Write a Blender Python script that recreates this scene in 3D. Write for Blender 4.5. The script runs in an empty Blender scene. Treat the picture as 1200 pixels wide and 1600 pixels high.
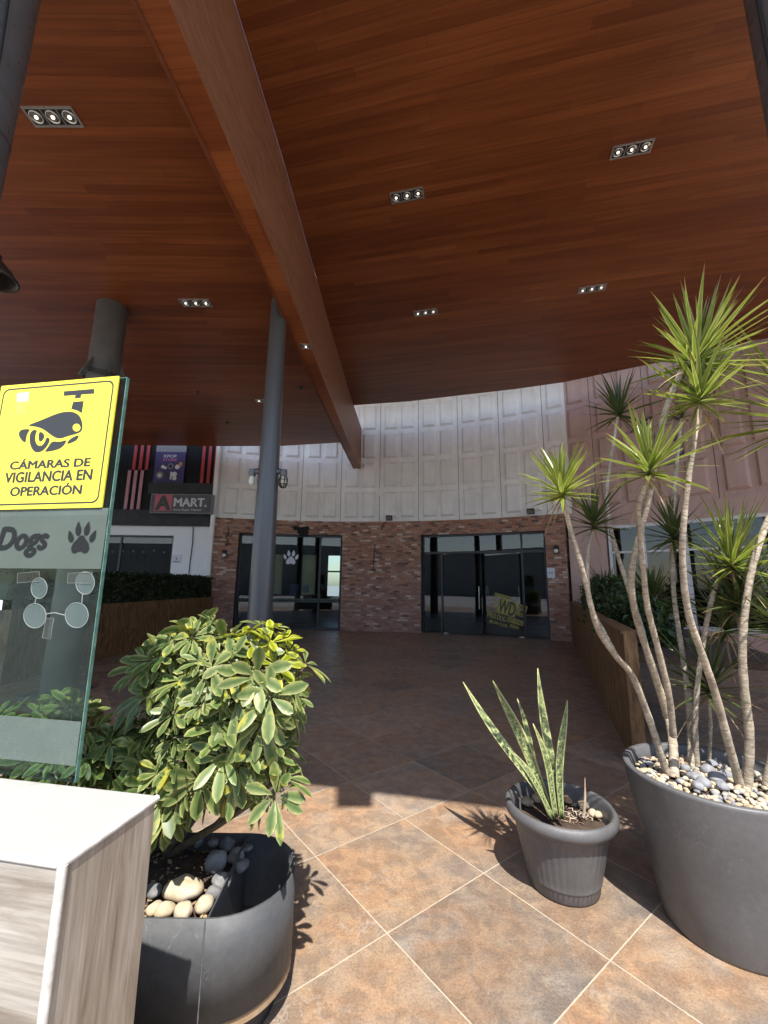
import bpy, bmesh, math, random
from mathutils import Vector, Matrix
from math import sin, cos, pi, radians, atan2, sqrt, hypot
rnd = random.Random(7)
S = bpy.context.scene
COL = S.collection

# ------------------------------------------------------------------ camera
F, PITCH, ROLL, H = 650.0, radians(10), radians(.7), 1.4
RIGHT, FWD, UP = Vector((1, 0, 0)), Vector((0, cos(PITCH), sin(PITCH))), Vector((0, -sin(PITCH), cos(PITCH)))
cr = RIGHT * cos(ROLL) + UP * sin(ROLL)
cu = -RIGHT * sin(ROLL) + UP * cos(ROLL)
cam = bpy.data.objects.new('camera', bpy.data.cameras.new('camera'))
COL.objects.link(cam)
M = Matrix((cr, cu, -FWD)).transposed().to_4x4()
M.translation = Vector((0, 0, H))
cam.matrix_world = M
cam.data.sensor_width = 36
cam.data.lens = 36 * F / 1600
cam.data.clip_end = 2000
cam.data.clip_start = .02
S.camera = cam

# ------------------------------------------------------------------ light
SUN_EL = 59.5
w = bpy.data.worlds.new('World')
S.world = w
w.use_nodes = True
wn = w.node_tree.nodes
sky = wn.new('ShaderNodeTexSky')
sky.sky_type = 'NISHITA'
sky.sun_disc = False
sky.sun_elevation = radians(SUN_EL)
sky.sun_rotation = pi
w.node_tree.links.new(sky.outputs[0], wn['Background'].inputs[0])
wn['Background'].inputs[1].default_value = .15
sl = bpy.data.lights.new('sun', 'SUN')
sl.energy = 4.6
sl.angle = radians(.5)
sl.color = (1, .965, .91)
so = bpy.data.objects.new('sun', sl)
COL.objects.link(so)
SUN_TO = Vector((.05, -1 / math.tan(radians(SUN_EL)), 1)).normalized()     # towards the sun
so.rotation_euler = SUN_TO.to_track_quat('Z', 'Y').to_euler()
S.view_settings.view_transform = 'Standard'
S.view_settings.look = 'None'
S.view_settings.exposure = 1.05
S.view_settings.gamma = 1
S.render.engine = 'CYCLES'
S.cycles.max_bounces = 10
S.cycles.diffuse_bounces = 6
S.cycles.transparent_max_bounces = 16
S.cycles.caustics_reflective = False
S.cycles.caustics_refractive = False

# ------------------------------------------------------------------ measuring helpers (photo measurements -> metres)
def ray(u, v):
    x, y = u - 600, 800 - v
    return cr * x + cu * y + FWD * F
def gz(u, v, z=0):
    d = ray(u, v); return Vector((0, 0, H)) + d * ((z - H) / d.z)
def gy(u, v, y):
    d = ray(u, v); return Vector((0, 0, H)) + d * (y / d.y)
def onpl(u, v, p, n):
    d = ray(u, v); o = Vector((0, 0, H)); return o + d * ((p - o).dot(n) / d.dot(n))
CX, CY, WR = -1.6, 1.5, 11.9                     # the curved shop front
def cyl(u, v, r=WR):
    d = ray(u, v)
    a = d.x ** 2 + d.y ** 2; b = -2 * (d.x * CX + d.y * CY); c = CX * CX + CY * CY - r * r
    return Vector((0, 0, H)) + d * ((-b + sqrt(b * b - 4 * a * c)) / 2 / a)
def theta(u, v):
    p = cyl(u, v); return atan2(p.x - CX, p.y - CY)
def AP(t, r, z):
    return Vector((CX + r * sin(t), CY + r * cos(t), z))

# ------------------------------------------------------------------ object helpers
def empty(name, loc=(0, 0, 0)):
    o = bpy.data.objects.new(name, None); COL.objects.link(o); o.location = loc
    o.empty_display_size = .05
    return o
def tag(o, label=None, cat=None, group=None, kind=None):
    if label: o['label'] = label
    if cat: o['category'] = cat
    if group: o['group'] = group
    if kind: o['kind'] = kind
    return o
def thing(name, label, cat, loc=(0, 0, 0), group=None):
    return tag(empty(name, loc), label, cat, group)

class MB:
    def __init__(s): s.v, s.f, s.m, s.uv, s.sm = [], [], [], [], []
    def face(s, pts, m=0, uv=None, smooth=False):
        n = len(s.v); s.v += [tuple(p) for p in pts]
        s.f.append(list(range(n, n + len(pts)))); s.m.append(m); s.uv.append(uv); s.sm.append(smooth)
    def idx(s, verts, faces, m=0, smooth=False, uvs=None):
        n = len(s.v); s.v += [tuple(p) for p in verts]
        for i, f in enumerate(faces):
            s.f.append([n + k for k in f]); s.m.append(m); s.uv.append(uvs[i] if uvs else None); s.sm.append(smooth)
    def obox(s, c, ex, ey, ez, sx, sy, sz, m=0):
        c = Vector(c); ex = Vector(ex) * sx / 2; ey = Vector(ey) * sy / 2; ez = Vector(ez) * sz / 2
        V = [c + ex * a + ey * b + ez * d for d in (-1, 1) for b in (-1, 1) for a in (-1, 1)]
        s.idx(V, [(0, 2, 3, 1), (4, 5, 7, 6), (0, 1, 5, 4), (2, 6, 7, 3), (0, 4, 6, 2), (1, 3, 7, 5)], m)
    def box(s, x0, x1, y0, y1, z0, z1, m=0):
        s.obox(((x0 + x1) / 2, (y0 + y1) / 2, (z0 + z1) / 2), (1, 0, 0), (0, 1, 0), (0, 0, 1), x1 - x0, y1 - y0, z1 - z0, m)
    def bar(s, p, q, z0, z1, d, m=0):            # upright bar from p to q in plan, depth d
        p, q = Vector((p[0], p[1], 0)), Vector((q[0], q[1], 0)); e = (q - p); L = e.length; e /= L
        s.obox(((p.x + q.x) / 2, (p.y + q.y) / 2, (z0 + z1) / 2), e, (-e.y, e.x, 0), (0, 0, 1), L, d, z1 - z0, m)
    def prism(s, poly, z0, z1, m=0, mside=None):
        n = len(poly); mside = m if mside is None else mside
        V = [(p[0], p[1], z0) for p in poly] + [(p[0], p[1], z1) for p in poly]
        s.idx(V, [list(range(n))[::-1], list(range(n, 2 * n))], m)
        s.idx(V, [(i, (i + 1) % n, n + (i + 1) % n, n + i) for i in range(n)], mside)
    def tube(s, path, rad, n=12, m=0, caps=True, smooth=True):
        path = [Vector(p) for p in path]
        if not hasattr(rad, '__len__'): rad = [rad] * len(path)
        V, fs, uv = [], [], []
        t0 = (path[1] - path[0]).normalized()
        a = t0.orthogonal().normalized()
        L = 0
        for i, p in enumerate(path):
            t = (path[min(i + 1, len(path) - 1)] - path[max(i - 1, 0)]).normalized()
            a = (a - t * a.dot(t)).normalized(); b = t.cross(a)
            if i: L += (p - path[i - 1]).length
            for k in range(n):
                V.append(p + (a * cos(2 * pi * k / n) + b * sin(2 * pi * k / n)) * rad[i])
            if i:
                for k in range(n):
                    k2 = (k + 1) % n
                    fs.append(((i - 1) * n + k, (i - 1) * n + k2, i * n + k2, i * n + k))
                    l0 = L - (p - path[i - 1]).length
                    uv.append([(k / n, l0), ((k + 1) / n, l0), ((k + 1) / n, L), (k / n, L)])
        s.idx(V, fs, m, smooth, uv)
        if caps:
            s.face(V[:n][::-1], m); s.face(V[-n:], m)
    def lathe(s, prof, c=(0, 0, 0), n=48, m=0, smooth=True, rfun=None):
        V, fs = [], []
        for i, (r, z) in enumerate(prof):
            for k in range(n):
                a = 2 * pi * k / n; rr = r * (rfun(a, z) if rfun else 1)
                V.append((c[0] + rr * cos(a), c[1] + rr * sin(a), c[2] + z))
            if i:
                fs += [((i - 1) * n + k, (i - 1) * n + (k + 1) % n, i * n + (k + 1) % n, i * n + k) for k in range(n)]
        s.idx(V, fs, m, smooth)
    def disc(s, c, ex, ey, r, n=24, m=0):
        c = Vector(c); ex = Vector(ex); ey = Vector(ey)
        s.face([c + ex * r * cos(2 * pi * k / n) + ey * r * sin(2 * pi * k / n) for k in range(n)], m)
    def build(s, name, mats, parent=None, merge=False, auto=None):
        me = bpy.data.meshes.new(name)
        off = Vector((0, 0, 0))
        if parent: off = Vector(parent.get('_o', (0, 0, 0)))
        me.from_pydata([tuple(Vector(p) - off) for p in s.v] if parent else s.v, [], s.f)
        if not isinstance(mats, (list, tuple)): mats = [mats]
        for m in mats: me.materials.append(m)
        me.polygons.foreach_set('material_index', s.m)
        me.polygons.foreach_set('use_smooth', s.sm)
        if any(u is not None for u in s.uv):
            l = me.uv_layers.new(name='UVMap')
            i = 0
            for f, u in zip(s.f, s.uv):
                for k in range(len(f)):
                    if u is not None: l.data[i].uv = u[k]
                    i += 1
        if merge:
            bm = bmesh.new(); bm.from_mesh(me); bmesh.ops.remove_doubles(bm, verts=bm.verts, dist=1e-5)
            bm.to_mesh(me); bm.free()
        me.update()
        o = bpy.data.objects.new(name, me); COL.objects.link(o)
        if parent: o.parent = parent; o['_o'] = off
        return o
def at_origin(o):                       # move a top-level mesh's origin to its base centre
    me = o.data
    c = sum((v.co for v in me.vertices), Vector()) / len(me.vertices)
    z = min(v.co.z for v in me.vertices); off = Vector((c.x, c.y, z))
    me.transform(Matrix.Translation(-off)); o.location = off
    return o
def bevel(o, wd=.004, seg=2):
    b = o.modifiers.new('bevel', 'BEVEL'); b.width = wd; b.segments = seg; b.limit_method = 'ANGLE'; b.angle_limit = radians(40)
    return o

# ------------------------------------------------------------------ materials
def nodes(name):
    m = bpy.data.materials.new(name); m.use_nodes = True
    nt = m.node_tree; return m, nt, nt.nodes, nt.links, nt.nodes['Principled BSDF'], nt.nodes['Material Output']
def ramp(N, stops):
    r = N.new('ShaderNodeValToRGB'); e = r.color_ramp.elements
    while len(e) < len(stops): e.new(.5)
    for el, (p, c) in zip(e, stops):
        el.position = p; el.color = (*c, 1) if len(c) == 3 else c
    return r
def math_(N, L, op, a, b=None):
    n = N.new('ShaderNodeMath'); n.operation = op
    for i, x in enumerate((a, b)):
        if x is None: continue
        if isinstance(x, (int, float)): n.inputs[i].default_value = x
        else: L.new(x, n.inputs[i])
    return n.outputs[0]
def noise(N, L, vec, scale, detail=4, rough=.55, dist=0, stretch=None):
    if stretch:
        mp = N.new('ShaderNodeMapping'); mp.inputs['Scale'].default_value = stretch
        L.new(vec, mp.inputs['Vector']); vec = mp.outputs[0]
    n = N.new('ShaderNodeTexNoise'); n.inputs['Scale'].default_value = scale; n.inputs['Detail'].default_value = detail
    n.inputs['Roughness'].default_value = rough; n.inputs['Distortion'].default_value = dist
    L.new(vec, n.inputs['Vector']); return n.outputs['Fac']
def bump(N, L, P, h, strength=.3, dist=.01):
    b = N.new('ShaderNodeBump'); b.inputs['Strength'].default_value = strength; b.inputs['Distance'].default_value = dist
    L.new(h, b.inputs['Height']); L.new(b.outputs[0], P.inputs['Normal']); return b
def mix(N, L, fac, a, b, mode='MIX'):
    n = N.new('ShaderNodeMix'); n.data_type = 'RGBA'; n.blend_type = mode
    for s_, x in ((0, fac), (6, a), (7, b)):
        if isinstance(x, (int, float)): n.inputs[s_].default_value = x
        elif isinstance(x, tuple): n.inputs[s_].default_value = (*x, 1)
        else: L.new(x, n.inputs[s_])
    return n.outputs[2]
def pbr(name, col, rough=.6, metal=0, col2=None, nscale=6, stretch=None, bmp=0, bscale=40, spec=.5, fine=.0, lo=.35, hi=.65, scuff=None):
    m, nt, N, L, P, O = nodes(name)
    P.inputs['Roughness'].default_value = rough; P.inputs['Metallic'].default_value = metal
    P.inputs['Specular IOR Level'].default_value = spec
    tc = N.new('ShaderNodeTexCoord').outputs['Object']
    if col2:
        r = ramp(N, [(lo, col), (hi, col2)])
        L.new(noise(N, L, tc, nscale, 6, .6, .3, stretch), r.inputs[0]); c = r.outputs[0]
        if fine:
            f = ramp(N, [(.3, (1 - fine,) * 3), (.7, (1, 1, 1))]); L.new(noise(N, L, tc, nscale * 14, 3), f.inputs[0])
            c = mix(N, L, 1.0, c, f.outputs[0], 'MULTIPLY')
        if scuff:
            sn = math_(N, L, 'ABSOLUTE', math_(N, L, 'SUBTRACT', noise(N, L, tc, 9, 3, .5, 2.2, (1, 1, .35)), .5))
            s1 = ramp(N, [(0, (1, 1, 1)), (.006, (0, 0, 0))]); L.new(sn, s1.inputs[0])
            s2 = ramp(N, [(.52, (0, 0, 0)), (.66, (.8, .8, .8))]); L.new(noise(N, L, tc, 6, 5, .6), s2.inputs[0])
            s3 = ramp(N, [(.62, (0, 0, 0)), (.75, (.5, .5, .5))]); L.new(noise(N, L, tc, 120, 4, .7), s3.inputs[0])
            f_ = math_(N, L, 'MULTIPLY', math_(N, L, 'MAXIMUM', s1.outputs[0], s3.outputs[0]), s2.outputs[0])
            c = mix(N, L, f_, c, scuff)
        L.new(c, P.inputs['Base Color'])
        rr = ramp(N, [(.3, (max(rough - .12, .05),) * 3), (.7, (min(rough + .1, 1),) * 3)])
        L.new(noise(N, L, tc, nscale * 2.3, 4), rr.inputs[0]); L.new(rr.outputs[0], P.inputs['Roughness'])
    else:
        P.inputs['Base Color'].default_value = (*col, 1)
    if bmp: bump(N, L, P, noise(N, L, tc, bscale, 5, .6, 0, stretch), bmp, .004)
    return m
def emit(name, col, st):
    m, nt, N, L, P, O = nodes(name)
    P.inputs['Base Color'].default_value = (*col, 1); P.inputs['Emission Color'].default_value = (*col, 1)
    P.inputs['Emission Strength'].default_value = st; return m
def glass(name, tint=(.93, .97, .95), rough=0.0, haze=0.0, ior=1.5):
    m, nt, N, L, P, O = nodes(name); N.remove(P)
    t = N.new('ShaderNodeBsdfTransparent'); t.inputs[0].default_value = (*tint, 1)
    g = N.new('ShaderNodeBsdfGlossy'); g.inputs['Roughness'].default_value = rough; g.inputs[0].default_value = (1, 1, 1, 1)
    fr = N.new('ShaderNodeFresnel'); fr.inputs[0].default_value = ior
    geo = N.new('ShaderNodeNewGeometry')
    fac = math_(N, L, 'MULTIPLY', math_(N, L, 'MULTIPLY', fr.outputs[0], 1.4), math_(N, L, 'SUBTRACT', 1, geo.outputs['Backfacing']))
    mx = N.new('ShaderNodeMixShader'); L.new(fac, mx.inputs[0]); L.new(t.outputs[0], mx.inputs[1]); L.new(g.outputs[0], mx.inputs[2])
    out = mx.outputs[0]
    if haze:
        d = N.new('ShaderNodeBsdfDiffuse'); d.inputs[0].default_value = (.55, .62, .58, 1)
        tc = N.new('ShaderNodeTexCoord').outputs['Object']
        r = ramp(N, [(.4, (haze * .4,) * 3), (.75, (haze * 1.5,) * 3)]); L.new(noise(N, L, tc, 5, 5), r.inputs[0])
        m2 = N.new('ShaderNodeMixShader'); L.new(r.outputs[0], m2.inputs[0]); L.new(out, m2.inputs[1]); L.new(d.outputs[0], m2.inputs[2]); out = m2.outputs[0]
    L.new(out, O.inputs[0]); return m
def frosted(name, col, op):
    m, nt, N, L, P, O = nodes(name); N.remove(P)
    t = N.new('ShaderNodeBsdfTransparent'); d = N.new('ShaderNodeBsdfDiffuse'); d.inputs[0].default_value = (*col, 1)
    tr = N.new('ShaderNodeBsdfTranslucent'); tr.inputs[0].default_value = (*col, 1)
    a = N.new('ShaderNodeMixShader'); a.inputs[0].default_value = .35; L.new(d.outputs[0], a.inputs[1]); L.new(tr.outputs[0], a.inputs[2])
    b = N.new('ShaderNodeMixShader')
    tc = N.new('ShaderNodeTexCoord').outputs['Object']
    r = ramp(N, [(.3, (op - .08,) * 3), (.7, (op + .06,) * 3)]); L.new(noise(N, L, tc, 7, 5), r.inputs[0]); L.new(r.outputs[0], b.inputs[0])
    L.new(t.outputs[0], b.inputs[1]); L.new(a.outputs[0], b.inputs[2]); L.new(b.outputs[0], O.inputs[0]); return m
def leafmat(name, stops, trans=.35, rough=.4, yellow=None, tip=False):
    # colour runs across the blade (uv.x: 0 edge .. 1 edge) broken up by noise
    m, nt, N, L, P, O = nodes(name)
    uv = N.new('ShaderNodeUVMap').outputs[0]; sx = N.new('ShaderNodeSeparateXYZ'); L.new(uv, sx.inputs[0])
    tc = N.new('ShaderNodeTexCoord').outputs['Object']
    c = math_(N, L, 'ABSOLUTE', math_(N, L, 'SUBTRACT', sx.outputs[0], .5))
    c = math_(N, L, 'MULTIPLY', c, 2)
    n = math_(N, L, 'SUBTRACT', noise(N, L, tc, 22, 4), .5)
    c = math_(N, L, 'ADD', c, math_(N, L, 'MULTIPLY', n, 1.3))
    r = ramp(N, stops); L.new(c, r.inputs[0])
    v = ramp(N, [(.3, (.72, .72, .72)), (.7, (1.12, 1.12, 1.0))]); L.new(noise(N, L, tc, 5, 3), v.inputs[0])
    colr = mix(N, L, 1.0, r.outputs[0], v.outputs[0], 'MULTIPLY')
    if yellow:
        ym = ramp(N, [(.60, (0, 0, 0)), (.68, (.85, .85, .85))]); L.new(noise(N, L, tc, 13, 3, .5, .3), ym.inputs[0])
        colr = mix(N, L, ym.outputs[0], colr, yellow)
    if tip:
        tm = ramp(N, [(.84, (0, 0, 0)), (.93, (1, 1, 1))]); L.new(math_(N, L, 'ADD', sx.outputs[1], math_(N, L, 'MULTIPLY', n, .35)), tm.inputs[0])
        colr = mix(N, L, tm.outputs[0], colr, (.24, .14, .055))
    L.new(colr, P.inputs['Base Color']); P.inputs['Roughness'].default_value = rough
    t = N.new('ShaderNodeBsdfTranslucent'); L.new(colr, t.inputs[0])
    mx = N.new('ShaderNodeMixShader'); mx.inputs[0].default_value = trans
    L.new(P.outputs[0], mx.inputs[1]); L.new(t.outputs[0], mx.inputs[2]); L.new(mx.outputs[0], O.inputs[0])
    return m

def tile_mat():
    m, nt, N, L, P, O = nodes('slate_tile')
    tc = N.new('ShaderNodeTexCoord').outputs['Object']
    a = N.new('ShaderNodeVectorMath'); a.operation = 'SUBTRACT'; L.new(tc, a.inputs[0]); a.inputs[1].default_value = (-.335, 2.455, 0)
    rt = N.new('ShaderNodeVectorRotate'); rt.rotation_type = 'Z_AXIS'; rt.inputs['Angle'].default_value = radians(-37.4); L.new(a.outputs[0], rt.inputs[0])
    sc = N.new('ShaderNodeVectorMath'); sc.operation = 'SCALE'; sc.inputs['Scale'].default_value = 1 / .607; L.new(rt.outputs[0], sc.inputs[0])
    fl = N.new('ShaderNodeVectorMath'); fl.operation = 'FLOOR'; L.new(sc.outputs[0], fl.inputs[0])
    fr = N.new('ShaderNodeVectorMath'); fr.operation = 'FRACTION'; L.new(sc.outputs[0], fr.inputs[0])
    wnz = N.new('ShaderNodeTexWhiteNoise'); wnz.noise_dimensions = '2D'; L.new(fl.outputs[0], wnz.inputs['Vector'])
    # uneven grout edge
    sp = N.new('ShaderNodeSeparateXYZ'); L.new(fr.outputs[0], sp.inputs[0])
    dx = math_(N, L, 'MINIMUM', sp.outputs[0], math_(N, L, 'SUBTRACT', 1, sp.outputs[0]))
    dy = math_(N, L, 'MINIMUM', sp.outputs[1], math_(N, L, 'SUBTRACT', 1, sp.outputs[1]))
    d = math_(N, L, 'MINIMUM', dx, dy)
    d = math_(N, L, 'ADD', d, math_(N, L, 'MULTIPLY', math_(N, L, 'SUBTRACT', noise(N, L, tc, 30, 4), .5), .006))
    grout = math_(N, L, 'LESS_THAN', d, .0042)
    # stone vector shifted per tile
    sh = N.new('ShaderNodeVectorMath'); sh.operation = 'SCALE'; sh.inputs['Scale'].default_value = 23; L.new(wnz.outputs['Color'], sh.inputs[0])
    vv = N.new('ShaderNodeVectorMath'); vv.operation = 'ADD'; L.new(tc, vv.inputs[0]); L.new(sh.outputs[0], vv.inputs[1]); vec = vv.outputs[0]
    big = noise(N, L, vec, 2.1, 7, .62, .3)
    r1 = ramp(N, [(.22, (.17, .155, .143)), (.38, (.22, .184, .153)), (.48, (.255, .194, .143)), (.57, (.27, .182, .12)), (.66, (.265, .212, .168)), (.78, (.28, .25, .218))])
    L.new(big, r1.inputs[0])
    r2 = ramp(N, [(.35, (.80, .79, .78)), (.5, (.98, .98, .98)), (.68, (1.18, 1.16, 1.13))]); L.new(noise(N, L, vec, 110, 5, .6), r2.inputs[0])
    c = mix(N, L, 1.0, r1.outputs[0], r2.outputs[0], 'MULTIPLY')
    r3 = ramp(N, [(.42, (.8, .8, .82)), (.6, (1.12, 1.1, 1.06))]); L.new(noise(N, L, vec, 11, 5, .6, .6), r3.inputs[0])
    c = mix(N, L, 1.0, c, r3.outputs[0], 'MULTIPLY')
    tint = ramp(N, [(0, (.74, .73, .74)), (.35, (1, .97, .93)), (.7, (1.08, .96, .84)), (1, (1.2, 1.14, 1.08))]); L.new(wnz.outputs['Value'], tint.inputs[0])
    c = mix(N, L, 1.0, c, tint.outputs[0], 'MULTIPLY')
    # pale glints along the slate ridges, painted into the colour
    ridge = noise(N, L, vec, 6, 7, .6, .7)
    rd = math_(N, L, 'ABSOLUTE', math_(N, L, 'SUBTRACT', ridge, .5))
    rg = ramp(N, [(0, (.55,) * 3), (.02, (0, 0, 0))]); L.new(rd, rg.inputs[0])
    rm = ramp(N, [(.5, (0, 0, 0)), (.68, (1, 1, 1))]); L.new(noise(N, L, vec, 2.2, 3), rm.inputs[0])
    c = mix(N, L, math_(N, L, 'MULTIPLY', rg.outputs[0], rm.outputs[0]), c, (.36, .33, .29))
    c = mix(N, L, grout, c, (.42, .36, .27))
    L.new(c, P.inputs['Base Color'])
    rr = ramp(N, [(.35, (.28,) * 3), (.65, (.56,) * 3)]); L.new(noise(N, L, vec, 9, 5), rr.inputs[0]); L.new(rr.outputs[0], P.inputs['Roughness'])
    h = math_(N, L, 'ADD', math_(N, L, 'MULTIPLY', ridge, 1.0), math_(N, L, 'MULTIPLY', noise(N, L, vec, 55, 6, .7), .35))
    h = math_(N, L, 'SUBTRACT', h, math_(N, L, 'MULTIPLY', grout, .5))
    bump(N, L, P, h, .45, .010)
    return m

def plank_mat(name, ang, dark=1.0, length=2.6, width=.095):
    m, nt, N, L, P, O = nodes(name)
    tc = N.new('ShaderNodeTexCoord').outputs['Object']
    rt = N.new('ShaderNodeVectorRotate'); rt.rotation_type = 'Z_AXIS'; rt.inputs['Angle'].default_value = ang; L.new(tc, rt.inputs[0])
    vec = rt.outputs[0]
    sp = N.new('ShaderNodeSeparateXYZ'); L.new(vec, sp.inputs[0])
    wz = N.new('ShaderNodeTexWhiteNoise'); wz.noise_dimensions = '1D'; L.new(math_(N, L, 'FLOOR', math_(N, L, 'DIVIDE', sp.outputs[1], width)), wz.inputs['W'])
    cb = N.new('ShaderNodeCombineXYZ'); L.new(math_(N, L, 'ADD', sp.outputs[0], math_(N, L, 'MULTIPLY', wz.outputs['Value'], length)), cb.inputs[0]); L.new(sp.outputs[1], cb.inputs[1]); vec = cb.outputs[0]
    b = N.new('ShaderNodeTexBrick'); L.new(vec, b.inputs['Vector'])
    b.inputs['Color1'].default_value = (0, 0, 0, 1); b.inputs['Color2'].default_value = (1, 1, 1, 1); b.inputs['Mortar'].default_value = (.5, .5, .5, 1)
    b.inputs['Scale'].default_value = 1; b.inputs['Brick Width'].default_value = length; b.inputs['Row Height'].default_value = width
    b.inputs['Mortar Size'].default_value = .0022; b.inputs['Mortar Smooth'].default_value = .2; b.inputs['Bias'].default_value = 0; b.offset = 0
    r = ramp(N, [(.12, (.10 * dark, .025 * dark, .0075 * dark)), (.42, (.165 * dark, .045 * dark, .0125 * dark)), (.72, (.25 * dark, .076 * dark, .022 * dark)), (.95, (.34 * dark, .118 * dark, .036 * dark))])
    g1 = noise(N, L, vec, 1.0, 6, .6, .5, (.8, 30, 1)); g2 = noise(N, L, vec, 1.0, 3, .5, 0, (.25, .8, 1))
    x = math_(N, L, 'ADD', math_(N, L, 'MULTIPLY', math_(N, L, 'ADD', math_(N, L, 'MULTIPLY', b.outputs['Color'], .5), .25), .50), math_(N, L, 'MULTIPLY', math_(N, L, 'SUBTRACT', math_(N, L, 'MULTIPLY', g1, 1.5), .25), .55))
    x = math_(N, L, 'ADD', x, math_(N, L, 'MULTIPLY', math_(N, L, 'SUBTRACT', g2, .5), .95))
    L.new(x, r.inputs[0])
    c = mix(N, L, math_(N, L, 'MULTIPLY', b.outputs['Fac'], .5), r.outputs[0], (.03, .010, .005))
    L.new(c, P.inputs['Base Color']); P.inputs['Roughness'].default_value = .36
    h = math_(N, L, 'SUBTRACT', math_(N, L, 'MULTIPLY', g1, .15), b.outputs['Fac'])
    bump(N, L, P, h, .35, .004)
    return m

def brick_mat():
    m, nt, N, L, P, O = nodes('mixed_brick')
    uv = N.new('ShaderNodeUVMap').outputs[0]
    wob = N.new('ShaderNodeTexNoise'); wob.inputs['Scale'].default_value = 7; L.new(uv, wob.inputs['Vector'])
    ad = N.new('ShaderNodeVectorMath'); ad.operation = 'MULTIPLY_ADD'; L.new(wob.outputs['Color'], ad.inputs[0]); ad.inputs[1].default_value = (.02, .014, 0); L.new(uv, ad.inputs[2])
    b = N.new('ShaderNodeTexBrick'); L.new(ad.outputs[0], b.inputs['Vector'])
    b.inputs['Color1'].default_value = (0, 0, 0, 1); b.inputs['Color2'].default_value = (1, 1, 1, 1); b.inputs['Mortar'].default_value = (.5, .5, .5, 1)
    b.inputs['Scale'].default_value = 1; b.inputs['Brick Width'].default_value = .185; b.inputs['Row Height'].default_value = .066
    b.inputs['Mortar Size'].default_value = .006; b.inputs['Mortar Smooth'].default_value = .3; b.inputs['Bias'].default_value = 0
    r = ramp(N, [(0, (.13, .085, .075)), (.12, (.30, .145, .095)), (.34, (.43, .205, .125)), (.52, (.50, .265, .17)), (.70, (.46, .30, .215)), (.80, (.27, .165, .135)), (.90, (.58, .40, .29)), (1, (.70, .57, .47))])
    L.new(b.outputs['Color'], r.inputs[0])
    n = ramp(N, [(.3, (.62, .6, .6)), (.7, (1.15, 1.1, 1.1))]); L.new(noise(N, L, uv, 26, 5, .65), n.inputs[0])
    c = mix(N, L, 1.0, r.outputs[0], n.outputs[0], 'MULTIPLY')
    # the lower courses are paler and dusty
    sp = N.new('ShaderNodeSeparateXYZ'); L.new(uv, sp.inputs[0])
    du = ramp(N, [(0, (.3,) * 3), (1, (0, 0, 0))]); L.new(math_(N, L, 'DIVIDE', math_(N, L, 'ADD', sp.outputs[1], noise(N, L, uv, 2, 4)), 2.6), du.inputs[0])
    c = mix(N, L, du.outputs[0], c, (.33, .24, .22))
    c = mix(N, L, math_(N, L, 'MULTIPLY', b.outputs['Fac'], .8), c, (.20, .15, .13))
    L.new(c, P.inputs['Base Color']); P.inputs['Roughness'].default_value = .85
    h = math_(N, L, 'ADD', math_(N, L, 'MULTIPLY', b.outputs['Color'], .5), math_(N, L, 'MULTIPLY', noise(N, L, uv, 60, 4), .4))
    h = math_(N, L, 'SUBTRACT', h, math_(N, L, 'MULTIPLY', b.outputs['Fac'], 1.2))
    bump(N, L, P, h, .7, .012)
    return m

def grain_mat(name, cols, axis, scale=1.0, rough=.5, strong=14, bmp=.1):
    # wood print: grain runs along the given object axis
    m, nt, N, L, P, O = nodes(name)
    tc = N.new('ShaderNodeTexCoord').outputs['Object']
    st = [strong] * 3; st[axis] = 1.9
    r = ramp(N, [(.35 + .30 * i / (len(cols) - 1), c) for i, c in enumerate(cols)])
    g = noise(N, L, tc, scale, 8, .62, .9, tuple(st)); L.new(g, r.inputs[0])
    st2 = [strong * 6] * 3; st2[axis] = 3
    f = ramp(N, [(.36, (.74, .72, .70)), (.6, (1.06, 1.06, 1.06))]); L.new(noise(N, L, tc, scale, 4, .6, 0, tuple(st2)), f.inputs[0])
    L.new(mix(N, L, 1.0, r.outputs[0], f.outputs[0], 'MULTIPLY'), P.inputs['Base Color']); P.inputs['Roughness'].default_value = rough
    if bmp: bump(N, L, P, g, bmp, .003)
    return m

def trunk_mat():
    m, nt, N, L, P, O = nodes('ringed_bark')
    uv = N.new('ShaderNodeUVMap').outputs[0]; tc = N.new('ShaderNodeTexCoord').outputs['Object']
    wv = noise(N, L, uv, 1, 3, .6, .6, (2.2, 85, 1))
    r = ramp(N, [(.30, (.20, .155, .11)), (.45, (.38, .315, .235)), (.62, (.50, .435, .34))]); L.new(wv, r.inputs[0])
    n = ramp(N, [(.35, (.66, .64, .62)), (.65, (1.08, 1.06, 1.02))]); L.new(noise(N, L, tc, 14, 5), n.inputs[0])
    L.new(mix(N, L, 1.0, r.outputs[0], n.outputs[0], 'MULTIPLY'), P.inputs['Base Color']); P.inputs['Roughness'].default_value = .8
    bump(N, L, P, wv, .7, .006); return m

def snake_mat():
    m, nt, N, L, P, O = nodes('mottled_leaf')
    uv = N.new('ShaderNodeUVMap').outputs[0]; sx = N.new('ShaderNodeSeparateXYZ'); L.new(uv, sx.inputs[0])
    n = noise(N, L, uv, 1, 5, .7, 1.2, (3, 46, 1))
    r = ramp(N, [(.38, (.03, .06, .025)), (.48, (.10, .145, .05)), (.56, (.34, .36, .16))]); L.new(n, r.inputs[0])
    e = math_(N, L, 'GREATER_THAN', math_(N, L, 'ABSOLUTE', math_(N, L, 'SUBTRACT', sx.outputs[0], .5)), .40)
    L.new(mix(N, L, math_(N, L, 'MULTIPLY', e, .7), r.outputs[0], (.50, .48, .20)), P.inputs['Base Color']); P.inputs['Roughness'].default_value = .42
    return m

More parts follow.
